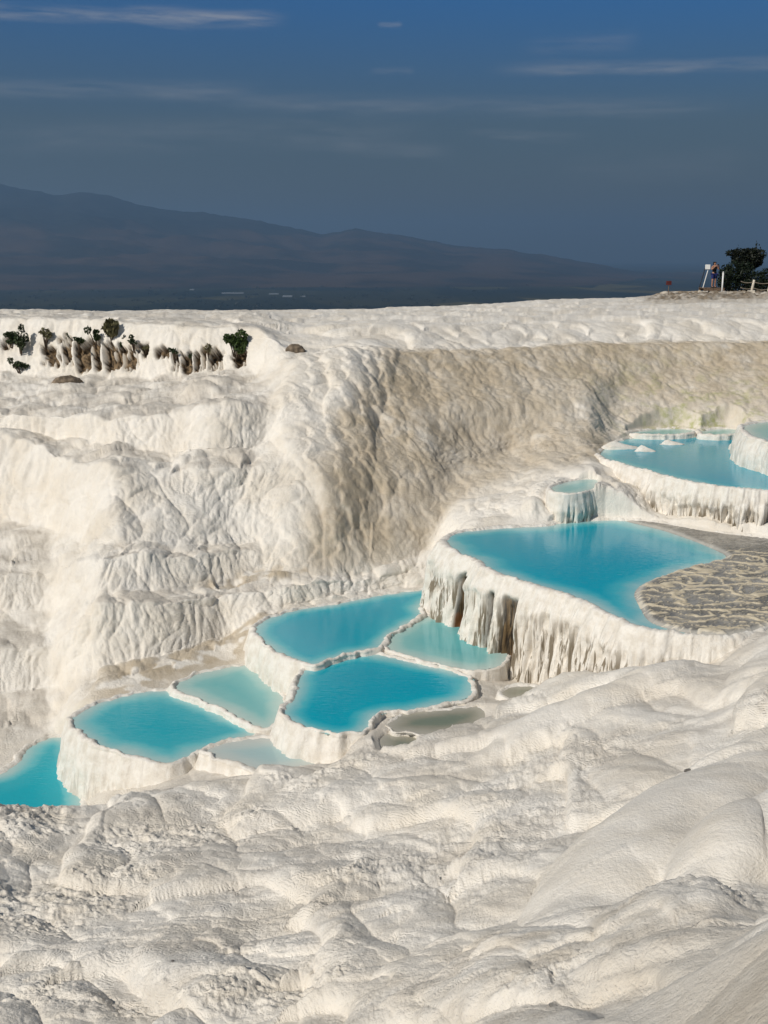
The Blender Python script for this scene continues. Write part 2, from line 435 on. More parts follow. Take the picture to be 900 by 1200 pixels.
# ------------------------------------------------------------------ terrain: feature lines from near to far
# entry: (u, v, how, value...)  how: r distance, z level, s slope since the line before, q = (r, z) given
LINES = [
    (6,  [(-300, 1200, 'q', 2.2, -6.3), (0, 1200, 'q', 2.2, -5.6), (450, 1200, 'q', 2.2, -3.9), (750, 1200, 'q', 2.0, -2.5), (900, 1200, 'q', 2.0, -2.1), (1200, 1200, 'q', 2.0, -1.9)]),
    (60, [(-300, 1200, 'r', 10.2), (0, 1200, 'r', 9.2), (150, 1200, 'r', 8.6), (300, 1200, 'r', 7.8), (450, 1200, 'r', 7.0), (600, 1200, 'r', 5.8), (720, 1200, 'r', 4.5), (900, 1200, 'r', 3.6), (1200, 1200, 'r', 3.2)]),
    (50, [(-300, 1150, 'r', 10.9), (0, 1150, 'r', 10.1), (150, 1150, 'r', 9.5), (300, 1150, 'r', 8.7), (450, 1150, 'r', 7.9), (600, 1150, 'r', 6.8), (720, 1192, 'r', 4.8), (810, 1142, 'r', 4.6), (900, 1087, 'r', 4.5), (1200, 940, 'r', 4.6)]),
    (50, [(-300, 1115, 'r', 11.6), (0, 1115, 'r', 10.9), (150, 1115, 'r', 10.3), (300, 1115, 'r', 9.5), (450, 1140, 'r', 8.1), (600, 1125, 'r', 7.2), (720, 1188, 'r', 5.6), (810, 1150, 'r', 5.7), (900, 1098, 'r', 6.0), (1200, 965, 'r', 6.4)]),
    (55, [(-300, 1080, 'r', 12.2), (0, 1080, 'r', 11.6), (150, 1080, 'r', 11.0), (300, 1085, 'r', 10.2), (450, 1120, 'r', 8.5), (600, 1090, 'r', 7.9), (700, 1060, 'r', 7.7), (790, 1033, 'r', 7.6), (835, 1025, 'r', 7.6), (860, 1050, 'r', 7.5), (900, 1045, 'r', 7.9), (1200, 920, 'r', 8.4)]),
    (20, [(-300, 1060, 'r', 12.6), (0, 1060, 'r', 12.0), (150, 1060, 'r', 11.4), (300, 1065, 'r', 10.7), (450, 1100, 'r', 9.0), (600, 1088, 'r', 8.5), (700, 1066, 'r', 8.3), (790, 1042, 'r', 8.3), (835, 1036, 'r', 8.2), (860, 1040, 'r', 7.9), (900, 1030, 'r', 8.3), (1200, 905, 'r', 8.9)]),
    (70, [(-300, 1010, 'r', 14.2), (0, 1010, 'r', 13.6), (150, 1000, 'r', 13.2), (300, 990, 'r', 12.8), (450, 985, 'r', 12.2), (600, 975, 'r', 11.5), (700, 960, 'r', 11.3), (830, 925, 'r', 11.4), (900, 915, 'r', 11.0), (1200, 830, 'r', 11.5)]),
    (90, [(-300, 960, 'r', 15.6), (0, 947, 'r', 15.2), (60, 944, 'r', 15.4), (150, 932, 'r', 15.5), (230, 917, 'r', 15.6), (300, 907, 'r', 15.5), (400, 888, 'r', 15.4), (450, 884, 'r', 15.3), (500, 870, 'r', 15.5), (560, 852, 'r', 15.9), (620, 815, 'r', 17.3), (680, 784, 'r', 17.8), (750, 784, 'r', 16.8), (845, 776, 'r', 16.6), (872, 755, 'r', 16.7), (900, 737, 'r', 16.9), (1200, 700, 'r', 16.5)]),
    (25, [(-300, 900, 'q', 17, -9.4), (75, 900, 'q', 17, -9.3), (115, 900, 'q', 16.8, -8.9), (155, 900, 'q', 16.4, -8.5), (200, 900, 'q', 16.3, -8.2), (300, 850, 'q', 16.3, -8.05), (390, 850, 'q', 16.3, -7.95), (425, 850, 'q', 16.6, -7.55), (500, 850, 'q', 17, -7.50), (560, 830, 'q', 17.8, -7.50), (620, 800, 'q', 18.6, -7.72), (680, 780, 'q', 18.5, -7.2), (750, 770, 'q', 17.2, -6.65), (845, 760, 'q', 16.9, -6.35), (872, 750, 'q', 16.9, -6.0), (900, 745, 'q', 17.1, -5.93), (1200, 700, 'q', 17, -5.9)]),
    (40, [(-300, 880, 'q', 18.5, -9.4), (75, 880, 'q', 18.5, -9.4), (110, 850, 'q', 18.5, -8.6), (300, 800, 'q', 19.2, -8.45), (350, 780, 'q', 20, -7.9), (450, 740, 'q', 20.6, -7.75), (530, 700, 'q', 22.9, -7.75), (560, 690, 'q', 21.1, -7.75), (600, 690, 'q', 19.6, -7.75), (630, 700, 'q', 19.1, -7.7), (680, 710, 'q', 18.8, -7.15), (750, 740, 'q', 17.5, -6.6), (845, 745, 'q', 17.4, -6.3), (872, 740, 'q', 17.4, -6.0), (900, 735, 'q', 18, -6.0), (1200, 720, 'q', 18, -5.9)]),
    (55, [(-300, 875, 'q', 20, -9.05), (60, 866, 'q', 20.1, -9.0), (100, 830, 'q', 20.3, -8.25), (150, 813, 'q', 20.2, -8.1), (200, 803, 'q', 20.7, -8.05), (270, 780, 'q', 21.4, -8.0), (295, 740, 'q', 21.4, -7.8), (310, 730, 'q', 21.7, -7.42), (350, 716, 'q', 22.6, -7.38), (430, 701, 'q', 23.4, -7.38), (505, 690, 'q', 24.2, -7.38), (524, 640, 'q', 24.1, -7.0), (540, 622, 'q', 24.2, -6.0), (640, 615, 'q', 24.7, -5.98), (720, 612, 'q', 24.6, -5.96), (800, 620, 'q', 24.2, -5.97), (900, 634, 'q', 23.2, -5.97), (1200, 640, 'q', 22.5, -5.9)]),
    # first riser behind the pools
    (22, [(-300, 818, 's', .12), (0, 815, 's', .12), (57, 808, 's', .12), (113, 785, 's', .12), (189, 771, 's', .10), (264, 747, 's', .10), (302, 716, 's', .25), (350, 706, 's', .3), (430, 692, 's', .3), (500, 678, 's', .35), (535, 615, 's', .2), (600, 600, 's', .3), (630, 600, 'q', 25.1, -5.45), (645, 600, 'q', 25.2, -5.8), (666, 600, 'q', 25.1, -5.75), (680, 600, 'q', 24.82, -5.15), (724, 600, 'q', 24.92, -5.2), (742, 600, 'q', 25.4, -5.7), (765, 600, 'q', 25.1, -5.97), (800, 600, 'q', 24.8, -5.97), (900, 600, 'q', 23.7, -5.97), (1200, 600, 'q', 23.3, -5.9)]),
    (55, [(-300, 757, 's', 1.5), (0, 757, 's', 1.5), (57, 762, 's', 1.5), (85, 735, 's', 1.5), (113, 711, 's', 1.6), (189, 706, 's', 1.6), (264, 696, 's', 1.6), (340, 687, 's', 1.3), (420, 680, 's', .9), (500, 665, 's', .5), (535, 602, 's', .2), (600, 584, 's', .16), (630, 585, 'q', 26.0, -5.30), (648, 590, 'q', 26.2, -5.30), (690, 590, 'q', 26.3, -5.22), (702, 590, 'q', 26.3, -5.14), (735, 590, 'q', 26.5, -5.3), (765, 590, 'q', 26.0, -5.9), (800, 590, 'q', 26, -5.8), (900, 590, 'q', 25, -5.7), (1200, 590, 'q', 25, -5.4)]),
    (22, [(-300, 722, 's', .10), (0, 722, 's', .10), (60, 712, 's', .14), (113, 698, 's', .12), (160, 692, 's', .12), (210, 688, 's', .12), (264, 682, 's', .12), (312, 672, 's', .12), (360, 678, 's', .2), (420, 672, 's', .2), (500, 650, 's', .4), (535, 588, 's', .22), (600, 565, 's', .12), (645, 566, 's', .11), (690, 560, 'q', 27.7, -5.06), (720, 540, 'q', 28.2, -5.3), (900, 540, 'q', 28, -5.3), (1200, 540, 'q', 27, -5.3)]),
    (40, [(-300, 668, 's', 1.2), (0, 670, 's', 1.2), (60, 668, 's', 1.0), (120, 652, 's', 1.0), (165, 645, 's', 1.2), (200, 652, 's', 1.2), (250, 650, 's', 1.0), (290, 645, 's', .6), (312, 655, 's', .8), (345, 615, 's', .8), (385, 602, 's', .85), (430, 605, 's', .9), (500, 605, 's', 1.0), (535, 570, 's', .3), (600, 545, 's', .13), (640, 540, 's', .11), (690, 520, 's', .12), (720, 512, 'q', 30.9, -5.03), (800, 511, 'q', 31.3, -5.03), (900, 512, 'q', 31.2, -5.02), (1200, 512, 'q', 30, -5)]),
    (25, [(-300, 605, 's', .08), (0, 605, 's', .10), (60, 622, 's', .12), (130, 636, 's', .15), (200, 640, 's', .15), (250, 641, 's', .12), (292, 640, 's', .10), (312, 632, 's', .6), (345, 572, 's', .7), (385, 557, 's', .72), (430, 560, 's', .78), (500, 563, 's', .85), (535, 545, 's', .4), (600, 524, 's', .2), (640, 520, 's', .16), (690, 506, 's', .2), (720, 504, 's', .2), (800, 502, 's', .2), (900, 502, 's', .2), (1200, 500, 's', .3)]),
    (75, [(-300, 512, 's', 1.3), (0, 510, 's', 1.3), (45, 520, 's', 1.0), (75, 538, 's', .75), (130, 547, 's', .6), (208, 549, 's', .6), (245, 552, 's', .8), (295, 548, 's', .9), (325, 555, 's', .6), (345, 520, 's', .58), (385, 502, 's', .58), (430, 500, 's', .6), (500, 505, 's', .62), (560, 515, 's', .5), (640, 500, 's', .5), (690, 485, 's', .45), (720, 483, 's', .38), (800, 482, 's', .4), (900, 480, 's', .35), (1200, 480, 's', .35)]),
    (20, [(-300, 502, 's', .08), (0, 500, 's', .08), (60, 512, 's', .08), (130, 520, 's', .08), (208, 532, 's', .10), (250, 540, 's', .10), (295, 535, 's', .12), (325, 520, 's', .5), (345, 490, 's', .55), (420, 470, 's', .55), (500, 480, 's', .45), (640, 470, 's', .5), (690, 466, 's', .45), (720, 463, 's', .42), (800, 462, 's', .45), (900, 460, 's', .4), (1200, 460, 's', .4)]),
    (45, [(-300, 484, 's', 1.0), (0, 484, 's', 1.0), (130, 490, 's', 1.0), (208, 486, 's', 1.0), (240, 478, 's', 1.1), (275, 480, 's', 1.1), (315, 482, 's', .9), (345, 455, 's', .55), (420, 442, 's', .5), (500, 448, 's', .42), (640, 440, 's', .45), (800, 432, 's', .45), (900, 430, 's', .4), (1200, 430, 's', .4)]),
    (35, [(-300, 440, 's', .07), (0, 439, 's', .07), (100, 440, 's', .07), (200, 442, 's', .07), (300, 434, 's', .12), (330, 432, 's', .25), (345, 427, 's', .5), (430, 416, 's', .5), (560, 412, 's', .45), (700, 405, 's', .45), (900, 403, 's', .4), (1200, 402, 's', .4)]),
    (50, [(-300, 374, 's', 1.2), (0, 374, 's', 1.2), (120, 377, 's', 1.2), (200, 380, 's', 1.2), (300, 384, 's', 1.0), (330, 405, 's', .4), (345, 418, 's', .1), (430, 411, 's', .06), (560, 407, 's', .05), (700, 400, 's', .05), (900, 398, 's', .05), (1200, 396, 's', .05)]),
    (35, [(-300, 370, 's', .03), (0, 369, 's', .03), (120, 371, 's', .03), (300, 372, 's', .04), (345, 388, 's', .14), (430, 380, 's', .22), (560, 377, 's', .30), (700, 374, 's', .34), (900, 373, 's', .34), (1200, 372, 's', .3)]),
    (40, [(-300, 364, 'r', 58), (0, 363, 'r', 58), (150, 364, 'r', 58), (300, 363, 'r', 60), (420, 361, 'r', 64), (560, 356, 'r', 68), (640, 350, 'r', 72), (750, 348, 'r', 76), (800, 345, 'r', 79), (840, 343, 'r', 80), (900, 343, 'r', 80), (1200, 342, 'r', 80)]),
    (14, [(-300, 364, 'q', 76, -5.2), (300, 364, 'q', 80, -5.4), (640, 350, 'q', 92, -5.2), (780, 343, 'q', 86, -2.6), (900, 343, 'q', 88, -2.5), (1200, 343, 'q', 90, -2.5)]),
    (6, [(-300, 364, 'q', 130, -40), (300, 364, 'q', 130, -40), (900, 364, 'q', 130, -40), (1200, 364, 'q', 130, -40)]),
    (6, [(-300, 364, 'q', 520, -251), (1200, 364, 'q', 520, -251)]),
]

AZ = np.concatenate([np.linspace(-36, -24, 60, endpoint=False), np.arange(-24, 24, 0.056), np.linspace(24, 36, 60)]) * math.pi / 180


def build_lines():
    rs, zs = [], []
    for n, ents in LINES:
        a_, r_, z_ = [], [], []
        for e in ents:
            u, v, how = e[:3]
            az, t = ray(u, v)
            if how == 'q': r, z = e[3], e[4]
            elif how == 'r': r = e[3]; z = r * t
            elif how == 'z': z = e[3]; r = z / t
            else:
                r1 = np.interp(az, AZ, rs[-1]); z1 = np.interp(az, AZ, zs[-1]); s = e[3]
                r = (s * r1 - z1) / (s - t); r = max(r, r1 + 0.05); z = r * t
            a_.append(az); r_.append(r); z_.append(z)
        o = np.argsort(a_)
        a_ = np.array(a_)[o]
        r = np.exp(np.interp(AZ, a_, np.log(np.array(r_)[o])))
        z = np.interp(AZ, a_, np.array(z_)[o])
        if rs:
            r = np.maximum(r, rs[-1] + 0.05)
        rs.append(r); zs.append(z)
    return rs, zs


def gauss(a, sig, axis):
    k = int(3 * sig + 1)
    w = np.exp(-0.5 * (np.arange(-k, k + 1) / sig)**2)
    w /= w.sum()
    pad = [(0, 0), (0, 0)]
    pad[axis] = (k, k)
    b = np.pad(a, pad, mode='edge')
    out = 0
    for i, x in enumerate(w):
        sl = [slice(None), slice(None)]
        sl[axis] = slice(i, i + a.shape[axis])
        out = out + x * b[tuple(sl)]
    return out


rs, zs = build_lines()
rows_r, rows_z, line_id = [], [], []
for k in range(len(LINES) - 1):
    n = LINES[k + 1][0]
    for j in range(n):
        t = j / n
        rows_r.append(np.exp((1 - t) * np.log(rs[k]) + t * np.log(rs[k + 1])))
        t2 = (rows_r[-1] - rs[k]) / (rs[k + 1] - rs[k])
        rows_z.append((1 - t2) * zs[k] + t2 * zs[k + 1])
        line_id.append(k + t)
rows_r.append(rs[-1]); rows_z.append(zs[-1]); line_id.append(len(LINES) - 1)
GR, GZ = np.array(rows_r), np.array(rows_z)
line_id = np.array(line_id)
NR, NC = GR.shape
far = line_id > 22.8
for axis, sig in ((1, 6), (0, 2.5)):
    g1, g2 = gauss(GR, sig, axis), gauss(GZ, sig, axis)
    GR = np.where(far[:, None], GR, g1)
    GZ = np.where(far[:, None], GZ, g2)
GX, GY = GR * np.sin(AZ), GR * np.cos(AZ)
print('terrain grid', NR, NC, round(time.time() - T0, 1))


def normals(X, Y, Z):
    P = np.stack([X, Y, Z], -1)
    du = np.gradient(P, axis=1)
    dv = np.gradient(P, axis=0)
    n = np.cross(du, dv)
    n /= np.linalg.norm(n, axis=-1)[..., None] + 1e-9
    return np.where(n[..., 2:] < 0, -n, n)


N = normals(GX, GY, GZ)
AZg = np.broadcast_to(AZ, GR.shape)
LIDg = np.broadcast_to(line_id[:, None], GR.shape)
Pg = np.stack([GX, GY, GZ], -1).reshape(-1, 3)
lid = LIDg.reshape(-1)
azf = AZg.reshape(-1)
rf = GR.reshape(-1)
nz = N[..., 2].reshape(-1)
AZU = lambda u, v=600: ray(u, v)[0]

# --- regions
fg = 1 - smooth(6.8, 8.0, lid)
mid = smooth(10.0, 10.6, lid) * (1 - smooth(21.5, 22.5, lid))
near_pools = smooth(6.9, 7.4, lid) * (1 - smooth(9.6, 10.4, lid))
mound = smooth(AZU(305), AZU(335), azf) * smooth(12.7, 13.6, lid) * (1 - smooth(19.2, 20.0, lid))
ridge = (1 - smooth(AZU(320), AZU(345), azf)) * smooth(18.9, 19.3, lid) * (1 - smooth(20.3, 21.2, lid))
leftmid = mid * (1 - smooth(AZU(290), AZU(330), azf))
plateau = smooth(19.5, 20.5, lid) * (1 - smooth(22.5, 23, lid))

# --- displacement along the normal
W = Pg + 0.35 * np.stack([perlin(Pg * 0.9, 5), perlin(Pg * 0.9, 6), 0.4 * perlin(Pg * 0.9, 7)], 1)
big = billow(W * np.array([0.75, 0.75, 0.45]), 11)
med = billow(W * np.array([2.1, 1.7, 0.8]) + 3, 12)
sml = billow(W * np.array([6.0, 5.0, 2.4]), 13)
tiny = billow(Pg * np.array([15.0, 15.0, 8.0]), 14)
flute = billow(W * np.array([4.2, 2.0, 0.55]), 15)
flute2 = billow(W * np.array([9.5, 4.0, 1.1]), 16)
rough = smooth(-0.05, 0.3, fbm(Pg * np.array([0.55, 0.8, 0.5]), 21, 3))
fine = 0.5 * fbm(Pg * np.array([9.0, 13.0, 9.0]), 31, 3) + 0.5 * fbm(Pg * np.array([22.0, 30.0, 22.0]), 41, 2)
# the smooth, polished flank on the right of the foreground
q1 = at(770, 1000, r=9.6)
q2 = at(860, 1170, r=4.0)
sm = np.exp(-(((Pg[:, 0] - q1[0]) / 1.5)**2 + ((Pg[:, 1] - q1[1]) / 1.6)**2)) + np.exp(-(((Pg[:, 0] - q2[0]) / 1.6)**2 + ((Pg[:, 1] - q2[1]) / 1.2)**2))
sm = np.clip(1.2 * sm, 0, 1)
steep = smooth(0.95, 0.75, nz)
# overlapping flow lobes: long backs that end in a rounded, scalloped front
def lobes(P, flow, L, seed, sharp=0.82):
    fx, fy = flow
    a = P[:, 0] * fx + P[:, 1] * fy
    c = P[:, 0] * -fy + P[:, 1] * fx
    w = np.stack([c * 0.8 / L, a * 0.35 / L, 0 * a + seed], 1)
    tt = a / L + 0.9 * perlin(w, seed) + 0.55 * (billow(np.stack([c * 1.5 / L, a * 0.5 / L, 0 * a], 1), seed + 1) - 0.5) + 0.25 * perlin(np.stack([c * 3.1 / L, a * 1.6 / L, 0 * a], 1), seed + 2)
    f = tt - np.floor(tt)
    back = (f / sharp)**1.3
    front = np.sqrt(np.clip(1 - ((f - sharp) / (1 - sharp))**2, 0, 1))
    return np.where(f < sharp, back, front)


FL = (-0.83, -0.56)
lb1 = lobes(Pg, FL, 2.3, 111, 0.80)
lb2 = lobes(Pg + 3.1, FL, 0.95, 121, 0.80)
lb3 = lobes(Pg + 7.7, FL, 0.36, 131, 0.75)
patch = smooth(-0.15, 0.3, fbm(Pg * np.array([0.4, 0.5, 0.4]), 141, 2))
rfade = np.clip((rf - 3) / 4, 0.35, 1)
d_fg = (0.16 * (lb1 - 0.5) * (1 - 0.7 * sm) + 0.05 * (lb2 - 0.5) * (1 - 0.85 * sm) * (0.4 + 0.6 * patch) + 0.012 * (lb3 - 0.5) * (1 - 0.9 * sm)
        + 0.12 * (big - 0.5) + 0.022 * (med - 0.4) * (1 - 0.8 * sm) + 0.008 * (sml - 0.4) * (1 - sm)) * rfade
Wc = Pg + 0.10 * np.stack([perlin(Pg * 2.3, 241), perlin(Pg * 2.3, 242), 0 * rf], 1)
crumb = smooth(-0.02, 0.16, perlin(Wc * np.array([5.0, 7.5, 5.0]), 243)) + 0.6 * smooth(0.0, 0.16, perlin(Wc * np.array([11.0, 15.0, 11.0]), 244)) + 0.3 * smooth(0.0, 0.2, perlin(Wc * np.array([24.0, 30.0, 24.0]), 245))
cpatch = smooth(0.06, 0.24, fbm(Pg * np.array([0.5, 0.8, 0.5]) + 4.4, 246, 4)) * (1 - sm)
cpatch = np.maximum(cpatch, 0.9 * np.exp(-(((Pg[:, 0] - at(560, 985, r=11.3)[0]) / 1.1)**2 + ((Pg[:, 1] - at(560, 985, r=11.3)[1]) / 1.6)**2)))
def cap(a, b, wid, h):
    A, B = np.array(a[:2]), np.array(b[:2])
    c, d = (A + B) / 2, (B - A)
    Lh = np.linalg.norm(d) / 2
    d = d / (2 * Lh)
    x = (Pg[:, 0] - c[0]) * d[0] + (Pg[:, 1] - c[1]) * d[1]
    y = -(Pg[:, 0] - c[0]) * d[1] + (Pg[:, 1] - c[1]) * d[0] + 0.22 * perlin(Pg * 0.8, 261) + 0.05 * perlin(Pg * 2.6, 262)
    x = np.where(x > 0, x / 1.5, x)
    return h * np.clip(1 - (x / (1.15 * Lh))**2 - (y / wid)**2, 0, 1)**0.85


caps = cap(at(650, 1085, r=8.3), at(850, 925, r=11.4), 0.75, 0.36)
caps = np.maximum(caps, cap(at(800, 1050, r=8.2), at(960, 950, r=10.2), 0.6, 0.30))
caps = np.maximum(caps, cap(at(560, 895, r=14.5), at(760, 800, r=16.2), 0.6, 0.22))
onc = smooth(0.02, 0.15, caps)
d_fg = d_fg * (1 - 0.55 * onc) + caps
d_fg = d_fg + (1 - 0.85 * onc) * cpatch * 0.026 * (crumb - 0.6) * rfade + rough * (1 - sm) * (0.014 * fine + 0.006 * (tiny - 0.4)) * rfade
d_mid = 0.14 * (big - 0.5) + 0.055 * (med - 0.4) + steep * (0.042 * (flute - 0.4) + 0.030 * (flute2 - 0.4)) + 0.022 * (sml - 0.4) + 0.018 * (0.4 + rough) * fine + 0.008 * (tiny - 0.4)
FM = (-0.35, -0.937)
lm1 = lobes(Pg + 1.7, FM, 3.2, 151, 0.78)
lm2 = lobes(Pg + 5.1, FM, 1.2, 161, 0.78)
lp1 = lobes(Pg + 2.2, (-0.5, -0.866), 5.5, 171, 0.85)
lp2 = lobes(Pg + 9.2, (-0.5, -0.866), 2.0, 181, 0.80)
flat_ = 1 - 0.75 * steep
d_mid = d_mid + (1 - plateau) * flat_ * (0.13 * (lm1 - 0.5) + 0.06 * (lm2 - 0.5)) + plateau * (0.26 * (lp1 - 0.5) + 0.13 * (lp2 - 0.5))
gl = billow((Pg @ np.array([[0.94, 0.34, 0], [-0.34, 0.94, 0], [0, 0, 1]])) * np.array([1.1, 0.35, 0.35]) + 0.6 * perlin(Pg * 0.5, 77)[:, None], 51)
gl2 = billow((Pg @ np.array([[0.94, 0.34, 0], [-0.34, 0.94, 0], [0, 0, 1]])) * np.array([3.2, 1.1, 1.0]) + 0.5 * perlin(Pg * 1.3, 78)[:, None], 52)
fan = lobes(np.stack([Pg[:, 0] + 0.25 * Pg[:, 1], 0.3 * Pg[:, 1] + 0.4 * Pg[:, 2], 0 * Pg[:, 0]], 1), (-1.0, 0.0), 1.5, 211, 0.72)
fan2 = lobes(np.stack([Pg[:, 0] + 0.25 * Pg[:, 1] + 4, 0.4 * Pg[:, 1] + 0.5 * Pg[:, 2], 0 * Pg[:, 0]], 1), (-1.0, 0.0), 0.55, 221, 0.72)
lsd = 1 - smooth(AZU(400), AZU(540), azf)
pop = billow(W * np.array([3.0, 3.0, 2.2]) + 5, 231)
d_md = (0.03 + 0.07 * lsd) * (fan - 0.5) + (0.02 + 0.03 * lsd) * (fan2 - 0.5) + 0.09 * (big - 0.5) + 0.045 * (1 - 0.6 * lsd) * (pop - 0.4) + 0.020 * (sml - 0.4) + 0.010 * (tiny - 0.4) + 0.018 * fine
amp = fg + near_pools * 0.25
bt = cap(at(318, 655, r=25.0), at(415, 470, r=31.2), 1.5, 0.30)
bt = np.maximum(bt, cap(at(372, 665, r=24.6), at(400, 540, r=28.0), 1.0, 0.24))
bt = np.maximum(bt, cap(at(245, 640, r=26.0), at(290, 560, r=28.8), 1.1, 0.28))
bt = np.maximum(bt, cap(at(235, 545, r=30.0), at(258, 495, r=32.2), 1.0, 0.24))
bz = at(703, 588, r=25.0)
bzone = np.exp(-(((Pg[:, 0] - bz[0]) / 0.55)**2 + ((Pg[:, 1] - bz[1]) / 0.7)**2))
bt = bt + bzone * 0.16 * (billow(Pg * np.array([6.0, 3.0, 0.6]), 271) - 0.5)
disp = bt * mid + d_fg * np.clip(amp, 0, 1) + mid * (1 - mound) * d_mid * (1 - 0.45 * plateau) + mound * d_md
# fade near the skyline and the far drop
soil_ = smooth(AZU(735, 345), AZU(790, 345), azf) * smooth(21.45, 21.8, lid)
disp += soil_ * (0.30 * (billow(Pg * 0.8, 191) - 0.3) + 0.15 * (billow(Pg * 2.2, 192) - 0.4))
disp *= np.where(lid > 22.2, 0.5, 1.0)
disp = np.where(lid > 24, 0, disp)

# hollows in the ridge face, behind hanging drapes
colpos = (azf - AZU(0, 400)) / (AZU(340, 400) - AZU(0, 400)) * 340      # picture column of the ridge face
vrow = 440 - (lid - 19) * 64                          # matching picture row on the face
cw = colpos + 5 * perlin(np.stack([colpos / 9, vrow / 9, 0 * lid], 1), 61) + 2.5 * perlin(np.stack([colpos / 3.5, vrow / 5, 0 * lid], 1), 62)
vw = vrow + 13 * perlin(np.stack([colpos / 7, 0 * vrow + 2.2, 0 * lid], 1), 63) + 3 * perlin(np.stack([colpos / 3, vrow / 6, 0 * lid], 1), 64)
hole = 0 * lid
for u0, u1, v0, v1 in [(2, 14, 398, 412), (46, 62, 406, 430), (66, 88, 394, 428), (84, 128, 402, 437), (124, 156, 404, 432), (158, 169, 403, 420), (176, 193, 404, 416), (197, 236, 411, 438), (234, 259, 409, 437), (270, 287, 411, 436)]:
    m = smooth(u0 - 2, u0 + 2, cw) * (1 - smooth(u1 - 2, u1 + 2, cw)) * smooth(v0 - 2.5, v0 + 1.5, vw) * (1 - smooth(v1 - 9, v1 + 4, vw))
    hole = np.maximum(hole, m)
drip = smooth(0.08, 0.26, perlin(np.stack([colpos / 6.5 + 0.8 * perlin(np.stack([colpos / 30, vrow / 30, 0 * lid], 1), 66), vrow / 60, 0 * lid + 7], 1), 65))
drip2 = smooth(0.02, 0.22, perlin(np.stack([colpos / 2.6, vrow / 40, 0 * lid + 3], 1), 67)) * smooth(-0.2, 0.1, perlin(np.stack([colpos / 14, vrow / 14, 0 * lid], 1), 68))
hole = hole * (1 - 0.9 * drip) * (1 - 0.85 * drip2) * ridge
hole_rough = 0.16 * perlin(Pg * np.array([3.5, 3.5, 2.5]), 69) + 0.08 * perlin(Pg * 8, 70)
disp -= hole * (0.36 + hole_rough)

Pd = Pg + N.reshape(-1, 3) * disp[:, None]

# --- keep the ground out of the pools
for k, (lv, H, w, px) in POOLS.items():
    o = OUT[k]
    lo, hi = o.min(0) - 3.2, o.max(0) + 3.2
    m = np.where((Pd[:, 0] > lo[0]) & (Pd[:, 0] < hi[0]) & (Pd[:, 1] > lo[1]) & (Pd[:, 1] < hi[1]))[0]
    if not len(m): continue
    sd = sdist(Pd[m, :2], o)
    if k == 'ledge': sd = np.where(sd > 0.04, 9, sd)
    q3 = Pd[m]
    sd = sd + smooth(0.02, 0.35, sd) * (0.30 * perlin(q3 * 1.3, 251) + 0.12 * perlin(q3 * 4.0, 252))
    lim = lv + 0.02 + np.where(sd < 0, 1.6 * sd, 0.5 * sd + (9.0 if k == 'main' else 2.2) * np.clip(sd - 0.12, 0, None))
    lim = np.where(sd < -0.02, lim - 0.12, lim)
    lim = np.where(sd > 3.0, 99, lim)
    Pd[m, 2] = np.minimum(Pd[m, 2], lim)

# --- surface tone masks
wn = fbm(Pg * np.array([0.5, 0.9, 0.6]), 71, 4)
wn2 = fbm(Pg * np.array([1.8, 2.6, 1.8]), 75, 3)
grey = 0.60 * (1 - 0.75 * onc * fg) * fg * smooth(-0.05, 0.40, wn + 0.5 * wn2 + 0.25 * (nz - 0.9)) * (1 - 0.7 * sm)  # foreground greyed by noise, slightly more on flat tops
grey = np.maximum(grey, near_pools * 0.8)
tread = smooth(0.90, 0.97, nz) * leftmid  # flatter treads turn greyer than the steep faces
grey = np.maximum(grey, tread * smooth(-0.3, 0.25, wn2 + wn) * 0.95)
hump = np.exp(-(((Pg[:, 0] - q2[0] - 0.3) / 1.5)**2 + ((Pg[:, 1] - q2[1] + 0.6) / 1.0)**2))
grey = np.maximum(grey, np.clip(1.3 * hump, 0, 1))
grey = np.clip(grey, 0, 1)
ub = 425 - np.clip(19 - lid, 0, 6) / 6 * 95 + 22 * perlin(np.stack([lid * 1.1, 0 * lid, Pg[:, 1] * 0.3], 1), 281)
ucol = 450 + np.tan(azf) * FPX * 1.02
right_up = smooth(-18, 45, ucol - ub)
brown = mound * (0.10 + 0.90 * right_up) * smooth(-0.7, 0.25, wn + 0.6 * wn2 + 0.6 * right_up - 0.15)
wp = at(640, 575, r=25.5)
brown *= 1 - np.exp(-(((Pg[:, 0] - wp[0]) / 2.2)**2 + ((Pg[:, 1] - wp[1]) / 2.6)**2))
wp2 = at(800, 490, r=32)
brown *= 1 - 0.85 * np.exp(-(((Pg[:, 0] - wp2[0] - 0.5) / 3.5)**2 + ((Pg[:, 1] - wp2[1]) / 1.7)**2))
# dry brown floor in the gutter at the foot of the terraces, and crumbling soil under the tree
gut = smooth(9.7, 10.1, lid) * (1 - smooth(10.85, 11.1, lid)) * smooth(AZU(60, 800), AZU(150, 800), azf) * (1 - smooth(AZU(300, 730), AZU(330, 730), azf))
brown = np.maximum(brown, 1.0 * gut * smooth(-0.1, 0.1, wn2 + 0.12))
gut2 = smooth(12.4, 12.7, lid) * (1 - smooth(13.0, 13.5, lid)) * smooth(AZU(225), AZU(250), azf) * (1 - smooth(AZU(345), AZU(420), azf))
brown = np.maximum(brown, gut2 * smooth(-0.15, 0.2, wn2 + 0.05))
soil = smooth(AZU(735, 345), AZU(790, 345), azf) * smooth(21.45, 21.8, lid)
brown = np.maximum(brown, np.clip(soil * (0.75 + wn2), 0, 1))
lip = smooth(AZU(420, 410), AZU(520, 410), azf) * np.exp(-((lid - 19.25) / 0.28)**2)
brown = np.maximum(brown, lip * smooth(-0.4, 0.1, wn2))
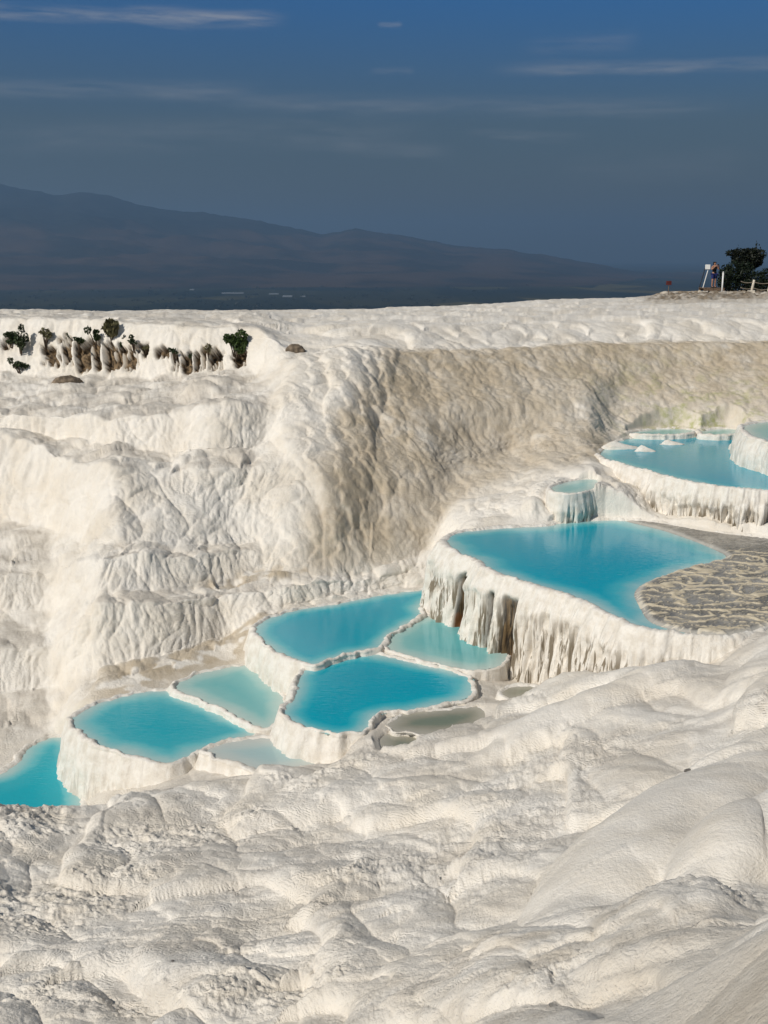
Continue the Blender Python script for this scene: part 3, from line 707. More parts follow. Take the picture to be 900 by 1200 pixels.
fgb = fg * np.exp(-(((Pg[:, 0] - at(640, 1130, r=7)[0]) / 1.0)**2 + ((Pg[:, 1] - at(640, 1130, r=7)[1]) / 1.1)**2))
brown = np.maximum(brown, 0.35 * np.clip(1.2 * hump, 0, 1))
brown = np.maximum(brown, 0.45 * fgb * smooth(-0.2, 0.3, wn2))
brown = np.clip(brown, 0, 1)
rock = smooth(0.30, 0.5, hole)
rock = np.maximum(rock, 0.85 * np.clip(soil * (0.7 + 1.3 * wn2), 0, 1))
lipn = perlin(Pg * np.array([1.2, 1.2, 1.2]), 88)
rock = np.maximum(rock, smooth(AZU(650, 405), AZU(700, 405), azf) * np.exp(-((lid - 19.12) / 0.05)**2) * smooth(0.1, 0.3, lipn) * 0.8)
ms = at(830, 470, r=33)
moss = np.exp(-(((Pg[:, 0] - ms[0]) / 2.6)**2 + ((Pg[:, 1] - ms[1]) / 2.2)**2)) * smooth(-0.1, 0.3, wn2 + 0.5 * wn) * mid

# cut the sheet at the mound's foot etc. is not needed: one continuous ground
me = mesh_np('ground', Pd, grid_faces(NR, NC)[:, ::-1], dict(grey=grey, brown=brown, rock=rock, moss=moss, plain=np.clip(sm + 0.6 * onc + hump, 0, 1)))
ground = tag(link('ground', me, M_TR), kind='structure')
P3 = Pd.reshape(NR, NC, 3)
print('terrain done', round(time.time() - T0, 1))


def gz(x, y):
    az, r = math.atan2(x, y), math.hypot(x, y)
    j = int(np.clip(np.searchsorted(AZ, az), 2, NC - 3))
    S = P3[:, j - 2:j + 3].reshape(-1, 3)
    d = (S[:, 0] - x)**2 + (S[:, 1] - y)**2
    return float(S[np.argmin(d), 2])


def hit(u, v, rmin=2.0, rmax=140):
    """first point of the finished ground along the sight line of a picture point"""
    az, t = ray(u, v)
    j = int(np.argmin(abs(AZ - az)))
    col = P3[:, j]
    r = np.hypot(col[:, 0], col[:, 1])
    ok = (col[:, 2] >= r * t) & (r > rmin) & (r < rmax)
    k = int(np.argmax(ok))
    return Vector(col[k])


# ------------------------------------------------------------------ pools: rims, walls and water
CAV = [at(559, 656, z=-6)[:2], at(592, 674, z=-6)[:2], at(610, 681, z=-6)[:2]]


def make_pool(key, name, label, per_m=26, lipw=0.15, bulge=0.14, fl=0.10, flare=0.10, curtain=0.0, liph=0.05, group=None, jag=0.03):
    lv, H, w, px = POOLS[key]
    o = outline(key, per_m)
    n = len(o)
    P0 = np.concatenate([o, np.full((n, 1), lv)], 1)
    tn = np.roll(o, -1, 0) - np.roll(o, 1, 0)
    tn = np.stack([gauss(tn[None, :, i].repeat(1, 0), 2.0, 1)[0] for i in (0, 1)], 1)
    tn /= np.linalg.norm(tn, axis=1)[:, None]
    nn = np.stack([tn[:, 1], -tn[:, 0]], 1)             # outward (outline runs anticlockwise)
    # crusty waterline
    j1 = perlin(P0 * 1.6, 90) * 1.6 + perlin(P0 * 4.0, 91) * 2.2 + perlin(P0 * 9.0, 92) * 1.1 + perlin(P0 * 21.0, 93) * 0.8
    wid = lipw * np.clip(1 + 1.1 * perlin(P0 * 1.3, 94) + 0.5 * perlin(P0 * 5, 89), 0.35, 2.2)
    hh = liph * (0.55 + 0.9 * np.abs(perlin(P0 * 2.3, 95)) * 1.6 + 0.5 * perlin(P0 * 14.0, 96))
    prof = [(-0.30, -0.30), (-0.12, -0.10), (-0.035, -0.012), (0.0, 0.45), (0.30, 0.95), (0.65, 1.0), (1.0, 0.35)]
    dz = np.linspace(0.02, 1, 44)**1.15
    rings = []
    attr_s, attr_l = [], []
    zero = np.zeros(n)
    for d, h in prof:
        if d <= -0.03: off, z = d + 0 * wid, h + zero
        else: off, z = d * wid, h * hh
        off = off + jag * j1 * (1 if d > -0.2 else 0)
        z = z + (0.02 * perlin(P0 * 22 + d * 9, 97) + 0.02 * perlin(P0 * 9 + d * 5, 88)) * (d >= 0)
        rings.append(np.stack([o[:, 0] + nn[:, 0] * off, o[:, 1] + nn[:, 1] * off, lv + z], 1))
        attr_s.append(zero); attr_l.append(zero)
    cav = zero
    if key == 'main':
        for i, (c, hw) in enumerate(zip(CAV, (0.24, 0.08, 0.20))):
            q = np.hypot(o[:, 0] - c[0], o[:, 1] - c[1])
            cav = np.maximum(cav, smooth(hw * 1.25, hw * 0.75, q) * (1.0 if i < 2 else 0.75))
    cstart = 0.42 + 0.25 * perlin(P0 * 1.6, 98)          # how far down the smooth lip hangs
    for t in dz:
        depth = t * H
        z = lv - depth
        Q = np.stack([o[:, 0], o[:, 1], np.full(n, z)], 1)
        b = bulge * math.sin(min(1, depth / 0.55) * math.pi * 0.6)
        # drapes: flutes that deepen downwards
        f1 = billow(Q * np.array([2.6, 2.6, 0.30]), 101) - 0.45
        f2 = billow(Q * np.array([6.5, 6.5, 0.55]), 102) - 0.45
        f3 = billow(Q * np.array([15, 15, 1.2]), 103) - 0.45
        k = smooth(0.05, 0.6, depth + zero)
        off = wid + jag * j1 * (1 - k) + b + flare * t**1.5 + fl * k * (0.55 * f1 + 1.1 * f2 + 0.9 * f3)
        off = off + 0.05 * perlin(Q * 1.3, 104) + 0.012 * perlin(Q * 7, 105)
        if curtain:
            g = smooth(-0.03, 0.12, depth - cstart)
            gap = smooth(-0.02, 0.16, perlin(Q * np.array([4.4, 4.4, 0.35]), 106) + 0.05)
            off = off - curtain * g * (0.35 + 0.9 * gap)
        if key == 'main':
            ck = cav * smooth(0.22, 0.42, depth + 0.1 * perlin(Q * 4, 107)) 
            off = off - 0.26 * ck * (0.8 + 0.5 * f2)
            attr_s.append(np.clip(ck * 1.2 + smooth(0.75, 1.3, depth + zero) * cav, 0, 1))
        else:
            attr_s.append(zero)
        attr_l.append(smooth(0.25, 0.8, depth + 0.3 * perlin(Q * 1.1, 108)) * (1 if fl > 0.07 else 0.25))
        rings.append(np.stack([o[:, 0] + nn[:, 0] * off, o[:, 1] + nn[:, 1] * off, lv - depth + 0.0 * off], 1))
    co = np.concatenate(rings)
    base = Vector((*o.mean(0), lv))
    root = empty(name, base, label, 'pool', group)
    b3 = np.array(base)
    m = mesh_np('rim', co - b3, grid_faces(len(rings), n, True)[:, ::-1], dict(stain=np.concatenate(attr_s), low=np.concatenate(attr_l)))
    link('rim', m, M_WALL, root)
    # water sheet: a fine plan grid that runs a little way under the crust
    cell = 0.055
    lo, hi = o.min(0) - 0.1, o.max(0) + 0.1
    gx, gy = np.arange(lo[0], hi[0], cell), np.arange(lo[1], hi[1], cell)
    X, Y = np.meshgrid(gx, gy)
    pts = np.stack([X.ravel(), Y.ravel()], 1)
    sd = sdist(pts, OUT[key])
    fc = grid_faces(*X.shape)
    fc = fc[(sd[fc] < 0.07).all(1)]
    used = np.unique(fc)
    remap = np.zeros(len(pts), int)
    remap[used] = np.arange(len(used))
    q = pts[used]
    depth = np.clip(-sd[used] / {'main': 1.1, 'upper': 0.9, 'long': 0.8, 'centre': 0.85, 'round': 1.0}.get(key, 0.8), 0, 1)
    return root, q, remap[fc], depth, lv, b3, M_W[w]


def finish_pool(res):
    root, q, fc, depth, lv, b3, m = res
    co = np.concatenate([q, np.full((len(q), 1), lv + 0.004)], 1) - b3
    me = mesh_np('water', co, fc, dict(depth=depth))
    return link('water', me, m, root)


PG = 'travertine terrace pools'
# largest pool, with its apron of little terraces
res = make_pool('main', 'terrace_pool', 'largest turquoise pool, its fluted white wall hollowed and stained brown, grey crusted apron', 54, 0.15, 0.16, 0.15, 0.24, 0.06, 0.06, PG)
root, q, fc, depth, lv, b3, mw = res
APRON = [at(u, v, z=-6)[:2] for u, v in [(735, 611), (785, 624), (844, 647), (850, 655), (805, 667), (759, 683), (745, 697), (752, 714), (764, 730), (800, 741), (850, 746), (900, 735), (970, 715), (1010, 675), (970, 640), (900, 632), (830, 624), (780, 615)]]
apr = catmull(APRON, 12)
sda = sdist(q, apr)
depth = np.minimum(depth, np.clip(sda / 1.3, 0, 1))
finish_pool((root, q, fc, depth, lv, b3, mw))
cell = 0.03
lo, hi = apr.min(0) - 0.1, apr.max(0) + 0.1
X, Y = np.meshgrid(np.arange(lo[0], hi[0], cell), np.arange(lo[1], hi[1], cell))
pts = np.stack([X.ravel(), Y.ravel()], 1)
sd = sdist(pts, apr)
sdm = sdist(pts, OUT['main'])
p3 = np.concatenate([pts, np.zeros((len(pts), 1))], 1)
wv = p3 + 0.22 * np.stack([perlin(p3 * 2.2, 201), perlin(p3 * 2.2, 202), 0 * sd], 1) + 0.07 * np.stack([perlin(p3 * 7, 203), perlin(p3 * 7, 204), 0 * sd], 1)
n1 = perlin(wv * np.array([0.95, 2.0, 1]), 205)
n2 = perlin(wv * np.array([1.9, 3.6, 1]) + 9, 206)
n3 = perlin(wv * np.array([3.5, 7.5, 1]) + 5, 207)
rg = np.maximum(np.maximum(smooth(0.075, 0.0, abs(n1)), smooth(0.06, 0.0, abs(n2)) * 0.9), smooth(0.06, 0, abs(n3)) * 0.6)
far_w = smooth(at(850, 655, z=-6)[1] - 0.3, at(850, 645, z=-6)[1] + 0.6, pts[:, 1])
rg *= 1 - 0.75 * far_w
za = lv + 0.010 + 0.014 * perlin(p3 * 0.9, 210) + np.clip(-sd, -0.2, 0.10) * 0.35 + rg * (0.042 + 0.02 * perlin(p3 * 1.5, 208)) * smooth(0.02, -0.06, sd) + 0.006 * perlin(p3 * 9, 209)
sh = smooth(0.1, 0.0, abs(sd + 0.03)) * 0.55
fa = grid_faces(*X.shape)
fa = fa[((sd[fa] < 0.08) & (sdm[fa] < 0.02)).all(1)]
us = np.unique(fa)
rm = np.zeros(len(pts), int); rm[us] = np.arange(len(us))
co = np.concatenate([pts[us], za[us, None]], 1) - b3
link('terracettes', mesh_np('terracettes', co, rm[fa], dict(ridge=rg[us], shore=sh[us])), mat_terracette(), root)

for args in [
    ('upper', 'terrace_pool', 'uppermost wide turquoise pool above the largest pool, its white wall combed with fine dark flutes', 52, 0.13, 0.10, 0.24, 0.12, 0.08),
    ('back', 'terrace_pool', 'thin grey green shallow basin directly behind the uppermost pool, left of its twin', 26, 0.12, 0.05, 0.04, 0.05, 0.0, 0.06),
    ('backright', 'terrace_pool', 'short grey green shallow basin behind the uppermost pool, next to the sunlit basin', 26, 0.12, 0.05, 0.04, 0.05, 0.0, 0.06),
    ('ledge', 'terrace_pool', 'tiny grey green ledge pool tucked against the left end of the uppermost fluted wall', 46, 0.07, 0.03, 0.10, 0.0, 0.03),
    ('block', 'terrace_pool', 'sunlit white basin standing above the uppermost pool at the right edge', 30, 0.16, 0.10, 0.05, 0.10, 0.0),
    ('long', 'terrace_pool', 'long deep turquoise pool under the brown mound, left of the largest wall', 32, 0.09, 0.08, 0.07, 0.14, 0.0),
    ('centre', 'terrace_pool', 'bright turquoise heart shaped pool in the middle of the lower group', 32, 0.09, 0.08, 0.06, 0.14, 0.0),
    ('mint', 'terrace_pool', 'pale mint pool lying at the foot of the brown stained hollows', 28, 0.07, 0.04, 0.04, 0.05, 0.0, 0.03),
    ('wedge', 'terrace_pool', 'pale wedge shaped pool under the white left wall of the long pool', 28, 0.08, 0.05, 0.05, 0.10, 0.0),
    ('round', 'terrace_pool', 'light turquoise oval pool with a tall plain white wall at lower left', 32, 0.11, 0.10, 0.06, 0.30, 0.0),
    ('edge', 'terrace_pool', 'lowest turquoise pool cut off by the left edge, below the oval pool', 24, 0.12, 0.08, 0.05, 0.10, 0.0),
    ('film', 'terrace_pool', 'milky film of shallow water between the oval pool and the heart shaped pool', 26, 0.10, 0.08, 0.05, 0.12, 0.0),
    ('brownpool', 'terrace_pool', 'clear olive brown shallow pool on the near right side of the heart shaped pool', 26, 0.07, 0.03, 0.03, 0.05, 0.0, 0.018),
    ('puddle', 'terrace_pool', 'small brown puddle in front of the clear olive pool', 26, 0.06, 0.03, 0.03, 0.05, 0.0, 0.018),
    ('niche', 'terrace_pool', 'tiny white rimmed puddle under the near foot of the largest wall', 40, 0.09, 0.05, 0.04, 0.06, 0.0),
]:
    k, nm, lb = args[:3]
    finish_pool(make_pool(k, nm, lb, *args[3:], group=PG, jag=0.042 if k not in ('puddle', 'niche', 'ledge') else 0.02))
print('pools done', round(time.time() - T0, 1))


def lump(name, px, lv, sx, sy, h, label, rz=0.0, mat=None, cat='rock', seed=0, group=None, sink=0.25, nz_=0.5, pointed=False):
    """a small crusted lump standing on a level or on the ground"""
    bm = bmesh.new()
    bmesh.ops.create_icosphere(bm, subdivisions=4, radius=1)
    co = np.array([v.co[:] for v in bm.verts])
    f = 1 + nz_ * (0.6 * perlin(co * 1.3 + seed * 7.7, 301) + 0.35 * perlin(co * 3.5 + seed, 302) + 0.2 * perlin(co * 8 + seed, 303))
    if pointed:
        rho = np.hypot(co[:, 0], co[:, 1])
        co[:, 2] = np.where(co[:, 2] > 0, (1 - rho)**0.9 * 1.2, co[:, 2])
        co[:, 0] -= 0.35 * np.clip(co[:, 2], 0, 1)
    co = co * f[:, None] * np.array([sx, sy, h])
    for v, c in zip(bm.verts, co): v.co = c
    o = bm_obj(name, bm, mat or M_WALL, None, True)
    p = at(*px, z=lv) if lv is not None else np.array(hit(*px))
    o.location = (p[0], p[1], p[2] - h * sink)
    o.rotation_euler = (0, 0, rz)
    return tag(o, label, cat, group)


lump('travertine_crust', (728, 526), -5.05, 0.60, 0.14, 0.20, 'flat white crust islet at the far left corner of the uppermost pool', 0.1, seed=1, cat='crust', sink=0.05, pointed=True)
lump('travertine_crust', (756, 529), -5.05, 0.28, 0.12, 0.15, 'small pointed white crust standing alone in the uppermost pool', -0.1, seed=2, cat='crust', sink=0.0, pointed=True)
lump('travertine_crust', (788, 521), -5.05, 0.34, 0.12, 0.12, 'white crust at the back of the uppermost pool, between the pointed one and the basin', 0.0, seed=3, cat='crust', sink=0.0, pointed=True)
lump('travertine_crust', (868, 527), -5.05, 0.32, 0.3, 0.34, 'rounded white lump against the sunlit basin', 0.0, seed=4, cat='crust', sink=0.1, nz_=0.3)
lump('travertine_crust', (522, 712), -7.43, 0.62, 0.42, 0.14, 'flat white shelf between the long pool and the pale mint pool', 0.3, seed=6, cat='crust', sink=0.45, nz_=0.35)
M_STONE = mat_simple('brown_stone', (0.20, 0.155, 0.11), 0.9, 6, 0.5, 0.02)
M_STONE2 = mat_simple('grey_stone', (0.17, 0.155, 0.14), 0.9, 20, 0.4, 0.004)
lump('boulder', (345, 411), None, 0.30, 0.2, 0.22, 'brown boulder on the white slope right of the green cliff bush', 0.2, M_STONE, 'rock', 11, sink=0.1)
lump('boulder', (78, 448), None, 0.42, 0.25, 0.26, 'dark brown slanting outcrop just below the ridge hollows', 0.5, M_STONE, 'rock', 12, sink=0.2)
lump('stone_chip', (815, 906), None, 0.055, 0.03, 0.02, 'dark grey flat stone chip alone on the pale foreground flank', 0.3, M_STONE2, 'stone', 13, sink=-0.1)
lump('stone_chip', (204, 1127), None, 0.016, 0.014, 0.012, 'tiny dark pebble low on the left foreground lobes', 0.3, M_STONE2, 'stone', 14, sink=-0.1)

# ------------------------------------------------------------------ plants
def leaves(n, centres, size, seed, up=0.0):
    """n small folded leaves spread through blobs (x, y, z, rx, ry, rz)"""
    rg_ = np.random.default_rng(seed)
    cs = np.array(centres, float)
    w = cs[:, 3] * cs[:, 4] * cs[:, 5]
    idx = rg_.choice(len(cs), n, p=w / w.sum())
    d = rg_.normal(size=(n, 3)); d /= np.linalg.norm(d, axis=1)[:, None]
    rad = rg_.uniform(0.35, 1.0, n)**0.6
    p = cs[idx, :3] + d * rad[:, None] * cs[idx, 3:6]
    a = rg_.normal(size=(n, 3)) + np.array([0, 0, up]); a /= np.linalg.norm(a, axis=1)[:, None]
    b = np.cross(a, rg_.normal(size=(n, 3))); b /= np.linalg.norm(b, axis=1)[:, None]
    s = size * rg_.uniform(0.6, 1.4, n)[:, None]
    v = np.stack([p - a * s, p + b * s * 0.5, p + a * s, p - b * s * 0.5], 1).reshape(-1, 3)
    return v, np.arange(4 * n).reshape(n, 4)


M_LEAF_D = mat_leaf('dark_foliage', (0.003, 0.005, 0.002), (0.012, 0.017, 0.006))
M_LEAF_H = mat_leaf('hedge_foliage', (0.004, 0.008, 0.003), (0.013, 0.025, 0.008))
M_LEAF_G = mat_leaf('green_foliage', (0.030, 0.055, 0.014), (0.060, 0.095, 0.022))
M_LEAF_B = mat_leaf('cliff_foliage', (0.018, 0.030, 0.010), (0.040, 0.060, 0.018))
M_LEAF_Y = mat_leaf('dry_foliage', (0.10, 0.095, 0.045), (0.17, 0.15, 0.07))
M_BARK = mat_simple('bark', (0.09, 0.065, 0.045), 0.9, 10, 0.4, 0.01)


def shrub(px, w, h, n, size, mat, label, seed, name='cliff_shrub', up=0.3, group='shrubs on the ridge cliff', dv=0, dry=False):
    p = hit(px[0], px[1])
    p = Vector(p) - Vector((0, 0.10, 0.05))
    root = empty(name, p, label, 'shrub', group)
    rg_ = np.random.default_rng(seed)
    bl = []
    for k in range(6):
        a = rg_.uniform(-1, 1)
        f = rg_.uniform(0.25, 0.95)
        bl.append((a * w * 0.36 * (0.5 + f), rg_.uniform(-0.1, 0.1), h * f * 0.8, w * rg_.uniform(0.14, 0.26), w * 0.2, h * rg_.uniform(0.12, 0.25)))
    if dry: v, f = leaves(n, [(0, 0, h * 0.5, w * 0.45, w * 0.3, h * 0.45)], size, seed, 2.5)
    else: v, f = leaves(n, bl, size, seed, up)
    link('foliage', mesh_np('foliage', v, f, smooth_=False), mat, root)
    bm = bmesh.new()
    for b in bl[:5]:
        add_tube(bm, [(0, 0.05, -0.25), (b[0] * 0.5, b[1], b[2] * 0.5), b[:3]], [0.025, 0.015, 0.005], 5)
    bm_obj('stems', bm, M_BARK, root, True)
    return root


for a in [
    ((12, 404), 0.75, 0.55, 420, 0.05, M_LEAF_B, 'low dark shrub at the far left end of the ridge hollows', 1),
    ((26, 412), 0.62, 1.05, 520, 0.05, M_LEAF_B, 'tallest dark green shrub second from the left end of the ridge', 2),
    ((24, 433), 0.55, 0.45, 300, 0.05, M_LEAF_B, 'dark shrub clump lowest on the ridge face at far left', 3),
    ((54, 400), 0.45, 0.50, 260, 0.045, M_LEAF_Y, 'olive dry shrub over the first brown hollow', 4),
    ((76, 402), 0.55, 0.55, 260, 0.045, M_LEAF_B, 'ragged dark shrub in the top of the widest brown hollow', 5),
    ((113, 399), 0.48, 0.55, 300, 0.05, M_LEAF_B, 'small green shrub beside the grassy tuft', 6),
    ((142, 409), 0.42, 0.45, 240, 0.045, M_LEAF_B, 'small green shrub right of and below the grassy tuft', 7),
    ((158, 404), 0.35, 0.35, 160, 0.045, M_LEAF_B, 'rightmost little shrub of the left hollows', 8),
    ((222, 418), 0.30, 0.30, 150, 0.04, M_LEAF_B, 'sparse shrub inside the right hand hollows, left of the bright bush', 9),
    ((92, 404), 0.40, 0.35, 200, 0.045, M_LEAF_B, 'small dark shrub under the top edge of the widest brown hollow', 21),
    ((168, 410), 0.30, 0.28, 130, 0.04, M_LEAF_Y, 'tiny olive shrub between the left hollows and the right hollows', 22),
    ((205, 416), 0.28, 0.26, 120, 0.04, M_LEAF_B, 'tiny dark shrub at the left end of the right hollows', 23),
    ((243, 413), 0.34, 0.34, 150, 0.04, M_LEAF_Y, 'olive shrub in the last right hollow before the bright bush', 24),
]:
    shrub(*a)
shrub((132, 393), 0.55, 0.55, 420, 0.09, M_LEAF_Y, 'spiky straw coloured grass tuft high on the ridge face', 10, 'grass_tuft', dry=True)
shrub((275, 416), 0.80, 1.0, 1300, 0.055, M_LEAF_G, 'bright green round bush alone at the right end of the ridge', 11, 'cliff_bush')

# ------------------------------------------------------------------ the viewing point on the far edge
VR = 80.0


def stand(u, v, r=VR):
    p = at(u, v, r=r)
    return Vector((p[0], p[1], gz(p[0], p[1])))


M_WHITE = mat_simple('white_paint', (0.78, 0.78, 0.75), 0.5, 8, 0.06)
M_DARKP = mat_simple('dark_metal', (0.03, 0.03, 0.035), 0.5, 8, 0.2)
M_WOOD = mat_simple('deck_timber', (0.16, 0.11, 0.075), 0.8, 8, 0.4)
M_CONC = mat_simple('pale_kerb_stone', (0.62, 0.56, 0.46), 0.85, 3, 0.2, 0.02)
M_RED = mat_simple('red_sign_paint', (0.10, 0.022, 0.02), 0.6, 8, 0.2)
M_ROPE = mat_simple('rope', (0.20, 0.17, 0.13), 0.9, 30, 0.3)
M_SKIN = mat_simple('skin', (0.38, 0.20, 0.13), 0.6, 6, 0.1)
M_BLACK = mat_simple('black_cloth', (0.012, 0.012, 0.014), 0.85, 15, 0.2)
M_BLUE = mat_simple('blue_shorts', (0.02, 0.03, 0.14), 0.85, 15, 0.2)
M_HAIR = mat_simple('dark_hair', (0.012, 0.008, 0.006), 0.6, 15, 0.2)
PX = VR / FPX / CP * 1.0          # metres per picture pixel at the viewing point, about 0.064

# timber viewing deck
dk = at(834, 337, r=VR)
deck_z = dk[2]
gdeck = gz(dk[0], dk[1])
root = empty('viewing_deck', (dk[0], dk[1], gdeck), 'small raised timber deck the person stands on at the far edge', 'deck')
dh = deck_z - gdeck
bm = bmesh.new()
for k in range(7):
    add_box(bm, (0, -0.54 + k * 0.18, dh - 0.03), (1.45, 0.165, 0.05), bev=0.006)
bm_obj('deck_boards', bm, M_WOOD, root)
for sy in (-.6, .6):
    bm = bmesh.new()
    add_box(bm, (0, sy, dh - 0.13), (1.42, 0.05, 0.14))
    bm_obj('joist', bm, M_WOOD, root)
for sx in (-0.66, 0.0, 0.66):
    for sy in (-0.56, 0.56):
        bm = bmesh.new()
        add_box(bm, (sx, sy, (dh - 0.2 - 0.4) / 2), (0.13, 0.13, dh - 0.2 + 0.4), bev=0.01)
        bm_obj('support_block', bm, M_CONC, root)

# leaning information board on two posts
root = empty('information_board', (dk[0] - 0.62, dk[1] - 0.15, deck_z), 'white framed information board leaning on the deck in front of the person', 'sign')
for dx, m in ((-0.14, M_DARKP), (0.10, M_WHITE)):
    bm = bmesh.new()
    add_tube(bm, [(dx - 0.12, 0, 0.0), (dx + 0.20, 0.04, 1.35)], 0.032, 8)
    bm_obj('post', bm, m, root)
bm = bmesh.new()
add_box(bm, (0.22, 0.0, 1.38), (0.34, 0.05, 0.32), Matrix.Rotation(R(-8), 4, 'X'), 0.01)
bm_obj('panel', bm, M_WHITE, root)

# white marker post, rope posts, kerb
p = stand(846, 343, VR - 1)
root = empty('marker_post', p, 'tall white marker post standing between the deck and the dark tree', 'post')
bm = bmesh.new(); add_tube(bm, [(0, 0, -0.2), (0, 0, 1.36)], 0.055, 10); bm_obj('shaft', bm, M_WHITE, root, True)
bm = bmesh.new(); add_tube(bm, [(0, 0, 1.36), (0, 0, 1.44)], [0.062, 0.03], 10); bm_obj('cap', bm, M_WHITE, root, True)
rp = []
for u, lb in ((881, 'short pale rope post leaning right on a stone foot beneath the dark tree'), (900.5, 'pale rope post cut by the right edge of the view'), (925, 'pale rope post out past the right edge')):
    p = stand(u, 344, VR - 2.2)
    rp.append(p)
    root = empty('rope_post', p, lb, 'post', 'rope posts under the tree')
    bm = bmesh.new(); add_tube(bm, [(-0.06, 0, -0.2), (0.09, 0, 0.82)], [0.10, 0.075], 10); bm_obj('shaft', bm, M_CONC, root, True)
    bm = bmesh.new(); add_box(bm, (-0.05, 0, 0.06), (0.42, 0.36, 0.16), bev=0.03); bm_obj('foot', bm, M_CONC, root)
p0 = stand(866, 344, VR - 2.2)
for h, lb in ((0.70, 'upper sagging barrier rope under the dark tree'), (0.30, 'lower sagging barrier rope under the dark tree')):
    bm = bmesh.new()
    pts = []
    for a, b in ((p0, rp[0]), (rp[0], rp[1]), (rp[1], rp[2])):
        for k in range(9):
            t = k / 8
            pts.append(a.lerp(b, t) + Vector((0.05, -0.03, h - 0.35 * t * (1 - t))))
    add_tube(bm, pts, 0.028, 6)
    tag(bm_obj('barrier_rope', bm, M_ROPE, None, True), lb, 'rope', 'barrier ropes')
bm = bmesh.new()
for k in range(12):
    a = stand(843 + k * 6.2, 345, VR - 3)
    add_box(bm, (a.x, a.y, at(870, 344.2, r=VR - 3)[2] - 0.12 + random.uniform(-.02, .02)), (0.37, 0.40, 0.46), bev=0.03)
tag(bm_obj('stone_kerb', bm, M_CONC), 'low kerb of pale stone blocks along the path under the tree', 'kerb')

# little red sign on a post
p = stand(783, 343, 76)
root = empty('warning_sign', p, 'small dark red sign on a thin post at the far edge', 'sign')
bm = bmesh.new(); add_tube(bm, [(0, 0, -0.3), (0.02, 0, 0.80)], 0.022, 6); bm_obj('post', bm, M_WOOD, root)
bm = bmesh.new(); add_box(bm, (0.0, -0.03, 0.85), (0.36, 0.03, 0.26), bev=0.008); bm_obj('panel', bm, M_RED, root)


# the person, photographing the view
def skin_body(name, verts, edges, radii, mat, parent, rootv=0, sub=2):
    me = bpy.data.meshes.new(name)
    me.from_pydata(verts, edges, [])
    o = link(name, me, mat, parent)
    md = o.modifiers.new('skin', 'SKIN')
    md.use_smooth_shade = True
    sv = me.skin_vertices[0].data
    for i, r in enumerate(radii):
        sv[i].radius = (r, r) if not isinstance(r, tuple) else r
        sv[i].use_root = (i == rootv)
    o.modifiers.new('sub', 'SUBSURF').levels = sub
    o.modifiers['sub'].render_levels = sub
    return o


pp = (dk[0] + 0.10, dk[1] - 0.05, deck_z)
root = empty('person', pp, 'person in a black sleeveless top and blue shorts standing on the deck with raised arms', 'person', rz=R(20))
V = [(0, 0, .93), (0, 0, 1.08), (0, 0, 1.25), (0, 0, 1.40), (0, -.01, 1.50), (0, -.02, 1.58), (0, -.02, 1.68),
     (.10, 0, .88), (.115, -.01, .50), (.12, .01, .09), (.13, -.14, .04),
     (-.10, 0, .88), (-.115, -.01, .50), (-.12, .01, .09), (-.13, -.14, .04),
     (.19, 0, 1.40), (.30, -.10, 1.20), (.13, -.27, 1.44), (.09, -.32, 1.50),
     (-.19, 0, 1.40), (-.30, -.10, 1.20), (-.13, -.27, 1.44), (-.09, -.32, 1.50)]
E = [(0, 1), (1, 2), (2, 3), (3, 4), (4, 5), (5, 6), (0, 7), (7, 8), (8, 9), (9, 10), (0, 11), (11, 12), (12, 13), (13, 14), (3, 15), (15, 16), (16, 17), (17, 18), (3, 19), (19, 20), (20, 21), (21, 22)]
RD = [.135, .12, .135, .12, .055, .085, .075, .10, .062, .042, .035, .10, .062, .042, .035, .06, .045, .034, .035, .06, .045, .034, .035]
for s in (1, -1):                 # fingers and thumb round the phone
    b = 18 if s > 0 else 22
    for k in range(4):
        V.append((s * (.07 - .004 * k), -.355, 1.545 - .022 * k)); V.append((s * (.035 - .003 * k), -.37, 1.55 - .022 * k))
        E += [(b, len(V) - 2), (len(V) - 2, len(V) - 1)]
        RD += [.010, .008]
    V.append((s * .06, -.30, 1.475)); E.append((b, len(V) - 1)); RD.append(.011)
skin_body('body', V, E, RD, M_SKIN, root)
skin_body('tank_top', [(0, 0, .90), (0, 0, 1.08), (0, 0, 1.25), (0, 0, 1.40), (.14, 0, 1.43), (-.14, 0, 1.43)], [(0, 1), (1, 2), (2, 3), (3, 4), (3, 5)], [.165, .137, .152, .135, .075, .075], M_BLACK, root)
skin_body('shorts', [(0, 0, .95), (.105, 0, .86), (.118, 0, .56), (-.105, 0, .86), (-.118, 0, .56)], [(0, 1), (1, 2), (0, 3), (3, 4)], [.150, .122, .10, .122, .10], M_BLUE, root)
skin_body('hair', [(0, .02, 1.62), (0, .012, 1.70), (0, .05, 1.55)], [(0, 1), (0, 2)], [.092, .082, .06], M_HAIR, root)
for s in (1, -1):
    bm = bmesh.new(); add_box(bm, (s * .03, -.102, 1.625), (.018, .012, .012)); bm_obj('eye', bm, M_HAIR, root)
for s in (1, -1):
    bm = bmesh.new(); add_box(bm, (s * .125, -.05, .035), (.09, .26, .07), bev=.02); bm_obj('shoe', bm, M_BLACK, root)
ph = at(0, 0, r=1)
bm = bmesh.new(); add_box(bm, (0, 0, 0), (.15, .012, .075), bev=.004)
o = bm_obj('phone', bm, M_DARKP)
o.location = Vector(pp) + Matrix.Rotation(R(20), 3, 'Z') @ Vector((0, -.372, 1.53))
o.rotation_euler = (0, 0, R(20))
tag(o, 'dark phone held up in front of the face of the person on the deck', 'phone')

